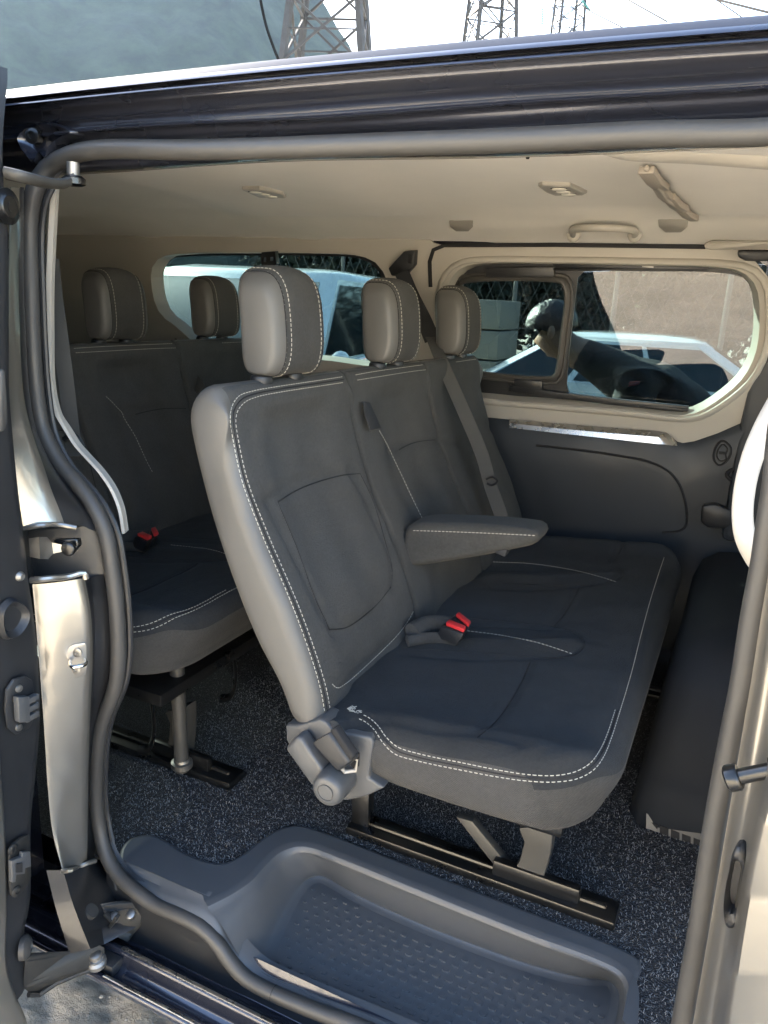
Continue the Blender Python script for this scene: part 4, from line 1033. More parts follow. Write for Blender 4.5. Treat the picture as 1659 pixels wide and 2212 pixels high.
# ---- floor box ahead of the bench (front seat base) with a row of vents
fb = MB()
b0 = [P(a, b, Z=FL) for a, b in [(1345, 1772), (1372, 1785), (1530, 1836)]]
x0b = P(1352, 1778, Z=FL); yfr = x0b.y
def boxrow(z, dx, dy): return [V((x0b.x + dx, 2.40, z)), V((x0b.x + dx, yfr + dy + .05, z)), V((x0b.x + dx + .02, yfr + dy + .012, z)), V((x0b.x + dx + .06, yfr + dy, z)), V((.5, yfr + dy, z)), V((.5, 2.40, z))]
fb.loft([boxrow(FL, 0, 0), boxrow(FL + .03, .003, .004), boxrow(FL + .075, .006, .012), boxrow(FL + .10, .012, .03), boxrow(FL + .14, .018, .06), boxrow(FL + .30, .03, .09), boxrow(FL + .36, .05, .12), boxrow(FL + .39, .09, .19), boxrow(FL + .40, .16, .30)], closed=True, caps=True)
fbo = fb.build('floor_box', M['boxplastic'], van, sharp=60)
vt = MB(); fbb = fb.bvh(); vb = MB(); pts = []
for c in [(1396, 1757), (1530, 1806), (1530, 1836), (1396, 1789)]:
    h, n, i, d = fbb.ray_cast(EYE, ray(*c).normalized()); pts.append((h if h is not None else P(*c, Y=yfr)) + V((0, -.0008, .0004)))
vb.plate(pts, (0, .004, 0)); vb.build('vent_frame', M['greyplastic'], fbo)
for a in (1411, 1435, 1459, 1483, 1508):
    q = [(a - 10, 1774 + (a - 1411) * .365), (a + 9, 1781 + (a - 1411) * .365), (a + 9, 1798 + (a - 1411) * .365), (a - 10, 1790 + (a - 1411) * .365)]
    pts = []
    for c in q:
        h, n, i, d = fbb.ray_cast(EYE, ray(*c).normalized())
        pts.append((h if h is not None else P(*c, Y=yfr)) + V((0, -.0012, .0006)))
    vt.plate(pts, (0, .004, 0))
vt.build('floor_vent', M['seam'], fbo)
# ---- open sliding door at the left edge: its front edge faces us
XD = -.95
def dX(px, py, x=XD): return P(px, py, X=x)
sd = MB()
redge = [(16, 150), (9, 240), (6, 330), (9, 420), (17, 500), (19, 600), (19, 720), (20, 850), (32, 1000), (50, 1148), (62, 1258), (73, 1330), (82, 1420), (87, 1520), (84, 1600), (76, 1680), (68, 1760), (65, 1850), (66, 1930), (58, 1985), (52, 2010), (60, 2060), (62, 2110), (52, 2142), (30, 2160)]
R_ = [dX(*q) for q in redge]
R_s = resample(R_, 90)
L_s = [V((XD, .62 - .04 * max(0, 1.2 - p.z), p.z)) for p in R_s]
sd.loft([[p + V((-.04, .012, 0)) for p in R_s], [p + V((-.008, .004, 0)) for p in R_s], R_s, [p + V((.003, -.012, 0)) for p in R_s], [a.lerp(b, .5) + V((.006, 0, 0)) for a, b in zip(R_s, L_s)], L_s, [p + V((-1.0, 0, 0)) for p in L_s], [p + V((-1.0, .012, 0)) for p in R_s], [p + V((-.04, .012, 0)) for p in R_s]])
door = sd.build('sliding_door', M['blackplastic'], van, sharp=50)
os_ = MB()
sk1 = [(-6, 1500), (0, 1640), (8, 1740), (14, 1850), (15, 1980), (14, 2060), (18, 2098), (34, 2150), (54, 2195), (66, 2240)]
a_ = [dX(*q, XD + .012) for q in sk1]; os_.strips([[p + V((-.02, .006, 0)) for p in a_], a_, [p + V((.004, -.008, 0)) for p in a_], [p + V((0, -.05, -.0)) for p in a_], [p + V((-.9, -.07, 0)) for p in a_]], 40)
os_.build('door_skin', M['jambpaint'], door, sharp=60)
ow = MB(); a_ = [dX(*q, XD + .004) for q in [(16, 148), (17, 158), (10, 240), (3, 330), (-4, 420), (-12, 560)]]; ow.strips([a_, [p + V((0, -.02, .0)) for p in a_], [p + V((-.8, -.03, 0)) for p in a_]], 20); ow.build('door_glass_edge', M['blackplastic'], door)
# latch pocket
pk = MB(); c0_ = resample([dX(*q, XD + .010) for q in [(-6, 1350), (-2, 1312), (18, 1292), (44, 1300), (60, 1322), (50, 1355), (28, 1378), (6, 1380)]], 40, True); cc_ = sum(c0_, V()) / 40
pk.loft([c0_, [cc_ + (p - cc_) * .86 + V((.010, 0, 0)) for p in c0_], [cc_ + (p - cc_) * .7 + V((.006, 0, 0)) for p in c0_], [cc_ + (p - cc_) * .5 + V((-.006, 0, 0)) for p in c0_]], closed=True, caps=True)
pk.build('guide_socket', M['blackplastic'], door, sharp=70)
# contact plate with three prongs
cp2 = MB(); pl_ = [dX(*q, XD + .010) for q in [(6, 1530), (8, 1490), (24, 1465), (50, 1458), (66, 1468), (70, 1500), (72, 1545), (60, 1572), (30, 1586), (12, 1572)]]
cp2.plate(pl_, (.006, 0, 0)); cpo = cp2.build('contact_plate', M['blackplastic'], door, bevel=.003)
cb2 = MB(); cb2.plate([dX(*q, XD + .020) for q in [(27, 1502), (53, 1501), (55, 1556), (30, 1557)]], (.012, 0, 0)); cb2.build('contact_block', M['greyplastic'], cpo, bevel=.002)
for y in (1510, 1528, 1547):
    a = dX(54, y, XD + .026); b = dX(79, y, XD + .026)
    MB().box((a + b) / 2, (.010, (b - a).length, .0095)).build('prong', M['greyplastic'], cpo, bevel=.001)
    MB().sphere(dX(80, y - 2, XD + .026), .0022, 8).build('pin', M['chrome'], cpo)
for q in ((40, 1487), (40, 1571)): MB().lathe(dX(*q, XD + .016), (1, 0, 0), [(0, .006), (.003, .0055), (.004, 0)], 14).build('screw', M['steel'], cpo)
# lower latch plate
lp2 = MB(); lp2.plate([dX(*q, XD + .012) for q in [(14, 1850), (22, 1822), (40, 1808), (58, 1800), (61, 1830), (63, 1890), (55, 1912), (30, 1938), (18, 1932)]], (.006, 0, 0)); lo2 = lp2.build('latch_plate', M['dirtymetal'], door, bevel=.002)
for q in ((27, 1834), (34, 1925)): MB().lathe(dX(*q, XD + .018), (1, 0, 0), [(0, .009), (.002, .0088), (.0038, .006), (.0038, .003), (.0025, .0028), (.0025, 0)], 18).build('screw', M['dirtymetal'], lo2)
ht = MB(); ht.plate([dX(*q, XD + .022) for q in [(18, 1857), (28, 1852), (40, 1848), (42, 1838), (58, 1836), (60, 1868), (47, 1872), (46, 1884), (28, 1886), (26, 1902), (19, 1903)]], (.008, 0, 0)); ht.build('latch_hook', M['greyplastic'], lo2, bevel=.0015)
MB().plate([dX(*q, XD + .023) for q in [(27, 1862), (40, 1860), (40, 1880), (27, 1881)]], (.009, 0, 0)).build('latch_mouth', M['seam'], lo2)
MB().lathe(dX(46, 2047, XD + .004), (.7, .5, 0), [(0, .020), (.008, .020), (.014, .014), (.016, .008), (.013, .006), (.013, 0)], 22).build('rubber_stop', M['rubber'], door)
MB().lathe(dX(43, 1245, XD + .004), (1, 0, 0), [(0, .008), (.003, .007), (.006, .004), (.0061, 0)], 14).build('screw', M['steel'], door)
MB().lathe(dX(12, 446, XD + .002), (1, .2, 0), [(0, .024), (.004, .024), (.006, .016), (.008, .014), (.008, .006), (.0095, .006), (.0096, 0)], 24).build('door_bolt', M['blackmetal'], door)
hd = MB(); hd.plate([dX(*q, XD + .008) for q in [(-8, 800), (-2, 795), (4, 800), (8, 860), (9, 910), (2, 930), (-8, 932)]], (.008, 0, 0)); hd.build('door_handle_edge', M['rubber'], door, bevel=.003)
# upper guide arm
ga = MB(); ga.tube(resample([P(12, 374, X=-.95), P(40, 380, Y=.80), P(80, 390, Y=.83), P(110, 396, Y=.86), P(138, 396, Y=.885), P(152, 390, Y=.90), P(164, 382, Y=.905)], 30), .0095, n=12, flat=.7); ga.build('upper_arm', M['legmetal'], door)
MB().cyl(P(158, 378, Y=.91), P(158, 350, Y=.91), .009, n=16).build('arm_roller', M['steel'], door)
MB().lathe(P(159, 386, Y=.908), (0, 0, 1), [(-.01, .012), (-.008, .017), (0, .017), (.004, .012), (.005, 0)], 18).build('arm_roller_cap', M['blackmetal'], door)
# lower guide arm with its roller bracket
la = MB(); arm_px = [(52, 2078, .70), (64, 2066, .715), (150, 2062, .78), (185, 2058, .80), (205, 2046, .815), (224, 2054, .825), (224, 2082, .82), (205, 2090, .81), (170, 2100, .79), (120, 2122, .755), (80, 2146, .73), (62, 2146, .715), (50, 2136, .70)]
la.plate([P(a, b, Y=y) for a, b, y in arm_px], (0, .004, .006)); lao = la.build('lower_arm', M['dirtymetal'], door, bevel=.003)
lw = MB(); lw.tube([P(a, b, Y=y) for a, b, y in [(62, 2148, .713), (85, 2148, .73), (120, 2124, .753), (170, 2102, .788), (205, 2092, .808)]], .005, n=8); lw.build('arm_flange', M['dirtymetal'], lao)
MB().lathe(P(208, 2072, Y=.812), (0, -.15, 1), [(-.012, .017), (-.004, .017), (0, .013), (.003, .013), (.004, .0105), (.013, .010), (.015, .007), (.0151, 0)], 20).build('arm_pin', M['steel'], lao)
rbx = MB(); rbx.plate([P(a, b, Y=y) for a, b, y in [(212, 1966, .86), (262, 1958, .89), (300, 1962, .905), (306, 1975, .905), (303, 2002, .90), (285, 2024, .89), (276, 2036, .88), (225, 2012, .86), (178, 1988, .84), (186, 1974, .845)]], (0, .006, .010))
rbo = rbx.build('roller_bracket', M['dirtymetal'], door, bevel=.003)
for q in ((247, 1981, .868), (283, 1976, .88)):
    MB().lathe(P(q[0], q[1], Y=q[2]), (0, -.5, .86), [(-.004, .009), (.004, .009), (.006, .006), (.0061, 0)], 16).build('bolt', M['steel'], rbo)
for a, b in (((214, 1988), (232, 1996)), ((228, 1972), (247, 1992)), ((254, 1978), (240, 2000))):
    MB().ribbon([P(*a, Y=.862), P(*b, Y=.862)], .010, .006).build('bracket_rib', M['dirtymetal'], rbo, bevel=.001)
rl_ = MB(); rl_.cyl(P(200, 1966, Y=.835), P(172, 1990, Y=.825), .013, n=18); rl_.build('track_roller', M['rubber'], rbo)
MB().tube([P(172, 1992, Y=.825), P(163, 2008, Y=.825), P(155, 2040, Y=.825), P(150, 2062, Y=.82)], .004, n=8).build('bracket_strap', M['steel'], rbo)
MB().box(P(232, 2078, Y=.832), (.05, .028, .022)).build('guide_shoe', M['blackplastic'], rbo, bevel=.003)
MB().ribbon([P(160, 1975, Y=.83), P(190, 1990, Y=.835)], .03, .003, up=(0, -1, 0)).build('bracket_tag', M['whiteplastic'], rbo)
# ---- cab side of the doorway: B pillar, striker pin, grommet
bpx = MB()
rowsp = [[(1668, 1130, .915), (1650, 1270, .915), (1626, 1440, .915), (1594, 1640, .915), (1560, 1840, .915), (1528, 2030, .915), (1494, 2225, .915)],
         [(1686, 1130, .91), (1666, 1270, .91), (1640, 1440, .91), (1606, 1640, .91), (1572, 1840, .91), (1540, 2030, .91), (1506, 2225, .91)],
         [(1694, 1130, .885), (1671, 1270, .885), (1646, 1440, .885), (1612, 1640, .885), (1578, 1840, .885), (1546, 2030, .885), (1514, 2225, .885)],
         [(1704, 1130, .88), (1682, 1270, .88), (1660, 1440, .88), (1628, 1640, .88), (1594, 1840, .88), (1562, 2030, .88), (1530, 2225, .88)],
         [(1714, 1130, .875), (1700, 1270, .875), (1680, 1440, .875), (1645, 1640, .875), (1606, 1840, .872), (1574, 2030, .872), (1544, 2225, .872)],
         [(1740, 1130, .83), (1720, 1270, .83), (1700, 1440, .83), (1664, 1640, .83), (1622, 1840, .825), (1590, 2030, .825), (1560, 2225, .825)],
         [(1760, 1130, .815), (1745, 1270, .815), (1720, 1440, .812), (1684, 1640, .812), (1640, 1840, .81), (1606, 2030, .81), (1578, 2225, .81)],
         [(1900, 1130, .80), (1900, 1270, .80), (1900, 1440, .80), (1880, 1640, .795), (1860, 1840, .79), (1840, 2030, .79), (1820, 2225, .79)]]
bpx.strips([l3(q) for q in rowsp], 50); bpo = bpx.build('front_jamb', M['jambpaint'], van, sharp=55)
spn = MB(); pa, pb = P(1573, 1682, Y=.842), P(1664, 1664, Y=.842)
ax = (pb - pa).normalized()
spn.lathe(pa, ax, [(-.002, .004), (-.002, .0125), (.0, .0145), (.010, .0145), (.0125, .0125), (.013, .0085), (.046, .0085), (.047, .014), (.052, .014), (.053, .017), (.057, .017), (.07, .017)], 28); spo = spn.build('striker_pin', M['blackmetal'], van, sharp=40)
MB().lathe(pa, ax, [(-.0022, 0), (-.0024, .0035), (-.0023, .005)], 6).build('socket_head', M['seam'], spo)
MB().lathe(pa + ax * .0535, ax, [(0, .018), (.002, .0185), (.004, .018)], 28).build('washer', M['chrome'], spo)
gm = MB(); go = [P(a, b, Y=.868) for a, b in [(1583, 1855), (1590, 1825), (1604, 1812), (1618, 1830), (1616, 1890), (1606, 1950), (1592, 1985), (1578, 1985), (1570, 1960), (1572, 1910)]]
gr = resample(go, 50, True); gc = sum(gr, V()) / 50
gm.loft([gr, [p + V((-.003, -.016, 0)) for p in gr], [gc + (p - gc) * .86 + V((-.004, -.020, 0)) for p in gr], [gc + (p - gc) * .66 + V((-.004, -.016, 0)) for p in gr], [gc + (p - gc) * .6 + V((0, .004, 0)) for p in gr]], closed=True, caps=True); gm.build('cable_grommet', M['blackplastic'], van, sharp=60)
# pale grab handle inside the pillar
hn = MB(); hp2 = [(1692, 866, 1.02), (1662, 910, 1.005), (1634, 965, .995), (1616, 1020, .99), (1606, 1075, .99), (1604, 1120, .99), (1610, 1160, .995), (1628, 1198, 1.01), (1656, 1232, 1.03)]
hn.tube(resample(l3(hp2), 50), lambda t: .0128 + .005 * (abs(t - .5) * 2) ** 3, n=16, flat=.85); hn.build('pillar_handle', M['whiteplastic'], van, sharp=80)
hb2 = MB(); hb2.strips([l3([(1640, 880, 1.05), (1612, 1020, 1.04), (1612, 1130, 1.04), (1640, 1260, 1.04)]), l3([(1760, 860, 1.06), (1740, 1020, 1.06), (1740, 1130, 1.06), (1720, 1260, 1.06)])], 12)
# ---- front passenger seat beyond the handle
fsx = thing('front_seat', (.28, 1.5, FL), 'grey front seat back glimpsed through the pale grab handle at the right edge', 'car seat')
fm = MB(); rows = []
for e in ystations(.50, .06, .03):
    m_ = min(e, .5 - e); d = roll(m_, .06) * .9
    lp = [(.02, .90), (.005, 1.05), (-.03, 1.22), (-.06, 1.36), (-.05, 1.44), (.0, 1.47), (.06, 1.44), (.10, 1.30), (.14, 1.05), (.16, .90)]
    lp = [(p.x, p.z) for p in resample([V((a + .19, 0, b)) for a, b in lp], 40, True)]
    rows.append([V((x, 1.14 + e, z)) for x, z in inset_loop(lp, d)])
fm.loft(rows, closed=True, caps=True); fo = fm.build('backrest', M['leather'], fsx, sharp=70)
fst = MB(); fbv = fm.bvh(); stitch(fst, cast_path(fbv, [(1635, 985), (1642, 1020), (1648, 1060), (1655, 1110)], 30)); fst.build('stitching', M['thread'], fo)
fh = MB(); fh.lathe((.17, 1.39, 1.52), (0, 0, 1), [(0, .06), (.02, .1), (.1, .12), (.16, .11), (.19, .06), (.195, 0)], 24); fh.build('headrest', M['darktrim'], fsx)
fc = MB(); fc.box((.45, 1.39, .84), (.52, .5, .16)); fc.box((.45, 1.39, .65), (.4, .42, .22)); fc.build('cushion', M['leather'], fsx, bevel=.04, seg=3)
fs2 = copy_tree(fsx); fs2.location = (.32, 2.02, FL); fs2['label'] = 'dark front seat on the far side of the cab, behind the pillar'
# ---- seat belts
def belt(name, px, label, ym, w=.042, mt='webbing', extra=None):
    pts = [P(a, b, Y=y) for a, b, y in px]
    root = thing(name, tuple(pts[-1]), label, 'seat belt', 'seat belts')
    MB().ribbon(resample(pts, 40), w, .0016, up=(.35, -.9, .2)).build('webbing', M[mt], root)
    return root
b1 = belt('seat_belt', [(868, 588, 2.34), (890, 640, 2.28), (915, 690, 2.22), (934, 735, 2.14)], 'dark seat belt running from the window pillar anchor down over the middle bench', 0, .046, 'webdark')
MB().ribbon(resample([P(a, b, Y=y) for a, b, y in [(932, 728, 2.14), (958, 790, 2.06), (1000, 885, 2.02), (1040, 980, 1.99), (1060, 1050, 1.97), (1076, 1095, 1.95), (1084, 1118, 1.94)]], 40), .037, .0016, up=(.6, -.75, .2)).build('lap_webbing', M['webbing'], b1)
MB().plate([tp_(a, b, -.03) for a, b in [(838, 580), (872, 543), (896, 541), (894, 573), (880, 590), (866, 598), (845, 596)]], TN * .03).build('belt_anchor', M['blackplastic'], b1, bevel=.004)
MB().plate([tp_(a, b, -.034) for a, b in [(882, 549), (890, 549), (888, 570), (881, 569)]], TN * .006).build('anchor_slot', M['seam'], b1, bevel=.001)
MB().tube(resample([P(a, b, Y=1.955) for a, b in [(1050, 1035), (1064, 1030), (1074, 1040), (1062, 1048), (1052, 1044)]], 20), .003, n=8).build('belt_button', M['seam'], b1)
b2 = belt('seat_belt', [(372, 738, 2.10), (390, 768, 2.06), (412, 805, 2.0), (434, 842, 1.95)], 'grey seat belt slanting across the rear bench backrest under the left headrest', 0, .036)
b3 = belt('seat_belt', [(110, 560, 1.06), (118, 640, 1.06), (132, 740, 1.06), (145, 840, 1.06), (155, 930, 1.06), (160, 985, 1.06)], 'grey seat belt hanging inside the cream trim of the rear doorway pillar', 0, .030)
MB().tube(resample([P(a, b, Y=1.05) for a, b in [(140, 948), (158, 940), (170, 950), (178, 965)]], 14), .006, n=8).build('belt_guide', M['blackplastic'], b3)
hkr = tp_(579, 548, -.02)
bh = thing('seat_belt', tuple(hkr), 'black top belt guide hanging at the rear window edge above the nearest headrest', 'seat belt', 'seat belts')
mb = MB(); mb.plate([tp_(a, b, -.03) for a, b in [(565, 545), (594, 543), (597, 570), (590, 578), (570, 578), (563, 566)]], TN * .02, [[tp_(a, b, -.03) for a, b in [(570, 556), (575, 556), (575, 566), (569, 566)]], [tp_(a, b, -.03) for a, b in [(584, 555), (590, 555), (590, 563), (584, 564)]]]); mb.build('belt_anchor', M['blackplastic'], bh)
MB().ribbon([tp_(581, 572, -.02), tp_(581, 600, -.05), tp_(590, 690, -.10)], .04, .0016, up=(0, -1, 0)).build('webbing', M['webdark'], bh)
# ================================================================== outside
g = MB(); n = 90
def gz(x, y):
    d = math.hypot(x, y)
    return (.012 * noise.noise(V((x * 1.7, y * 1.7, 0))) + .006 * math.sin((x * .5 + y) * 16 + 2 * noise.noise(V((x, y, 4))))) * max(0, 1 - d / 14)
co = []
for i in range(n + 1):
    t = i / n * 2 - 1; co.append(math.copysign(abs(t) ** 3.2 * 900 + abs(t) * 5, t))
near = [-6 + .05 * k for k in range(0)]
vs = []; fs = []
for j in range(n + 1):
    for i in range(n + 1): vs.append(V((co[i], co[j], gz(co[i], co[j]))))
for j in range(n):
    for i in range(n): a = j * (n + 1) + i; fs.append((a, a + 1, a + n + 2, a + n + 1))
g.add(vs, fs); struct('ground', g, M['ground'])
# fine ground right below the sill with tyre tracks: a second sheet just above
g2 = MB(); N_ = 150; vs = []; fs = []
for j in range(N_ + 1):
    for i in range(N_ + 1):
        x = -2.0 + 1.9 * i / N_; y = .2 + 1.6 * j / N_
        ed_ = min(1, min(i, N_ - i, j, N_ - j) / 10)
        z = .012 + .012 * ed_ * (noise.noise(V((x * 5, y * 5, 1))) + .5 * noise.noise(V((x * 22, y * 22, 2))) + .3 * noise.noise(V((x * 60, y * 60, 2)))) + .017 * ed_ * (abs(math.sin((x * .62 + y * .8) * 26 + 1.5 * noise.noise(V((x * 3, y * 3, 7)))) ) - .5)
        vs.append(V((x, y, z * ed_ + .004)))
for j in range(N_):
    for i in range(N_): a = j * (N_ + 1) + i; fs.append((a, a + 1, a + N_ + 2, a + N_ + 1))
g2.add(vs, fs); struct('dirt_path', g2, M['ground'])
pb = MB(); rp_ = random.Random(9)
for k in range(900):
    x, y = rp_.uniform(-1.9, -.3), rp_.uniform(.35, 1.5); r = rp_.uniform(.0015, .006) * (2.2 if rp_.random() < .03 else 1)
    rows = []
    for i in range(5):
        a = math.pi * i / 4
        rows.append([V((x, y, .016 + r * .3)) + V((math.sin(a) * math.cos(1.047 * q) * r * rp_.uniform(.75, 1.2), math.sin(a) * math.sin(1.047 * q) * r * rp_.uniform(.75, 1.2), math.cos(a) * r * .7)) for q in range(6)])
    pb.loft(rows, closed=True)
tag(pb.build('gravel', M['stone'], loc=(0, 0, 0)), 'loose pale pebbles on the dusty ground under the sill', 'gravel', kind='stuff')
# wooded hillside, far behind the van on the left
h = MB(); vs = []; fs = []; NX, NY = 130, 50
def ridge(az):   # elevation angle of the skyline, azimuth measured from +Y towards -X in degrees
    return 18.3 + .4 * math.sin(az * .9) + (min((az - 30.8) * .9, 3.5) - max(0, min(3.0, (az - 48) * .25)) if az > 30.8 else -(30.8 - az) * 1.15)
for j in range(NY + 1):
    for i in range(NX + 1):
        az = 10 + 100 * i / NX; t = j / NY
        D = 330 + 260 * t; el = max(0, ridge(az)) * (t ** .85)
        z = D * math.tan(math.radians(el)); a = math.radians(az)
        k = min(1, t * 3)
        z += k * (16 * noise.noise(V((az * .12, t * 4, 0))) + 5 * noise.noise(V((az * .9, t * 18, 3))) + 3.5 * noise.noise(V((az * 2.6, t * 50, 3)))) * (1 if ridge(az) > 2 else 0)
        vs.append(V((-math.sin(a) * D, math.cos(a) * D, z - 2)))
for j in range(NY):
    for i in range(NX): a = j * (NX + 1) + i; fs.append((a, a + 1, a + NX + 2, a + NX + 1))
h.add(vs, fs); struct('hills', h, M['forest'])
# lattice pylons
def beam(mb, a, b, w): 
    a, b = V(a), V(b); mb.tube([a, b], w * .7, n=4)
def pylon(name, px, py, D, wpx, label, lean=0, rot=.5, wm=None):
    r = ray(px, py); k = D / math.hypot(r.x, r.y); c = EYE + r * k
    w = wpx / F_ * D * .5 * 1.0; zc = c.z
    root = thing(name, (c.x, c.y, 0), label, 'pylon', 'lattice pylons')
    Ht = zc * 2.1
    def half(z): return max(w * .28, w * (1 + 1.05 * (zc - z) / zc * .9))
    def corner(i, z):
        a = rot + math.pi / 4 + i * math.pi / 2; hw = half(z) * 1.0
        return V((c.x + math.cos(a) * hw * 1.41, c.y + math.sin(a) * hw * 1.41, z))
    t = w * .12
    levels = [0]; z = 0
    while z < Ht - .5:
        z += half(z) * 1.5; levels.append(min(z, Ht))
    for i in range(4):
        mb = MB(); mb.tube([corner(i, z) for z in levels], t, n=4); mb.build('leg', M['pylon'], root)
    br = MB()
    for a, b in zip(levels[:-1], levels[1:]):
        for i in range(4):
            j = (i + 1) % 4; m_ = (a + b) / 2
            beam(br, corner(i, a), corner(j, b), t * .55); beam(br, corner(j, a), corner(i, b), t * .55)
            beam(br, corner(i, b), corner(j, b), t * .5)
            mid = (corner(i, a) + corner(j, b) + corner(j, a) + corner(i, b)) / 4
            beam(br, mid, corner(i, m_), t * .35); beam(br, mid, corner(j, m_), t * .35)
    br.build('bracing', M['pylon'], root)
    for f_ in (.86, .98):
        am = MB()
        for s in (-1, 1):
            e = V((c.x + s * w * 3.2, c.y + .2 * s * w, Ht * f_)); 
            for i in range(4): beam(am, corner(i, Ht * f_ - w * .3 * (i % 2)), e, t * .5)
        am.build('crossarm', M['pylon'], root)
    return root, c, w
pylon('transmission_tower', 712, 50, 42, 130, 'nearest large steel lattice pylon in front of the hillside, seen over the van roof', rot=.35)
pylon('transmission_tower', 1061, 40, 85, 72, 'middle lattice pylon with dense bracing standing against the white sky', rot=.7)
p3, c3, w3 = pylon('transmission_tower', 1229, 30, 130, 44, 'smallest and farthest lattice pylon with a side arm and insulators', rot=.6)
def at_d(px, py, D):
    r = ray(px, py); return EYE + r * (D / math.hypot(r.x, r.y))
am = MB(); beam(am, at_d(1172, 16, 129), at_d(1212, 15, 129), .10); beam(am, at_d(1258, -4, 129), at_d(1250, 18, 129), .10); am.build('side_arm', M['pylon'], p3)
for q, n_ in ((((1172, 18), (1171, 52)), 9), (((1258, 0), (1275, 24)), 9)):
    io = MB()
    a, b = at_d(*q[0], 128.5), at_d(*q[1], 128.5)
    for k in range(n_): 
        c = a.lerp(b, (k + .5) / n_); io.lathe(c - V((0, 0, .08)), (0, 0, 1), [(0, .02), (.02, .26), (.08, .20), (.14, .03)], 12)
    io.build('insulator_string', M['insul'], p3)
def wire(pts, D, r, label):
    q = resample([at_d(a, b, d) for (a, b), d in zip(pts, D)], 24); mb = MB(); mb.tube(q, r * (1.7 if D[0] > 50 else 1), n=6)
    o = mb.build('power_line', M['cable'], loc=tuple(q[0])); tag(o, label, 'power line', 'power lines in the sky'); return o
wire([(555, -60), (563, 0), (575, 55), (592, 105), (610, 150)], [30, 30, 30, 30, 30], .05, 'thick dark cable hanging in a curve left of the nearest pylon')
wire([(1330, -16), (1372, 8), (1440, 46)], [110, 100, 90], .05, 'power line sloping down left of the pair of heaviest lines')
wire([(1180, -30), (1195, 20), (1210, 60)], [120, 122, 124], .035, 'thin power line just left of the farthest pylon')
wire([(1500, -12), (1560, 2), (1640, 22), (1740, 46)], [100, 95, 90, 85], .07, 'heaviest power line sloping down to the right end of the roof')
wire([(1500, -30), (1560, 8), (1620, 50)], [110, 105, 100], .04, 'thin power line crossing the heaviest line at the right')
wire([(1255, 10), (1275, 24), (1310, 42), (1350, 62)], [128, 124, 118, 112], .05, 'power line leaving the glass insulators of the farthest pylon')
wire([(1270, -40), (1320, 20), (1370, 70)], [120, 118, 116], .025, 'faint power line right of the farthest pylon')
# pale board wall on the sunny side, behind the photographer: it lights and mirrors in the paint and the glass
bw = MB(); rw = random.Random(3)
x = -14.0
while x < 12:
    w = rw.uniform(.13, .17); hgt = 2.5 + rw.uniform(-.03, .03); bw.box((x + w / 2, -4.9 + rw.uniform(-.008, .008), hgt / 2), (w - .006, .03, hgt)); x += w
bw.box((-1, -4.96, .6), (26, .06, .12)); bw.box((-1, -4.96, 1.9), (26, .06, .12))
tag(bw.build('board_wall', M['board'], loc=(-1, -4.9, 0)), 'tall pale wooden board wall in full sun, mirrored in the side window', 'fence')
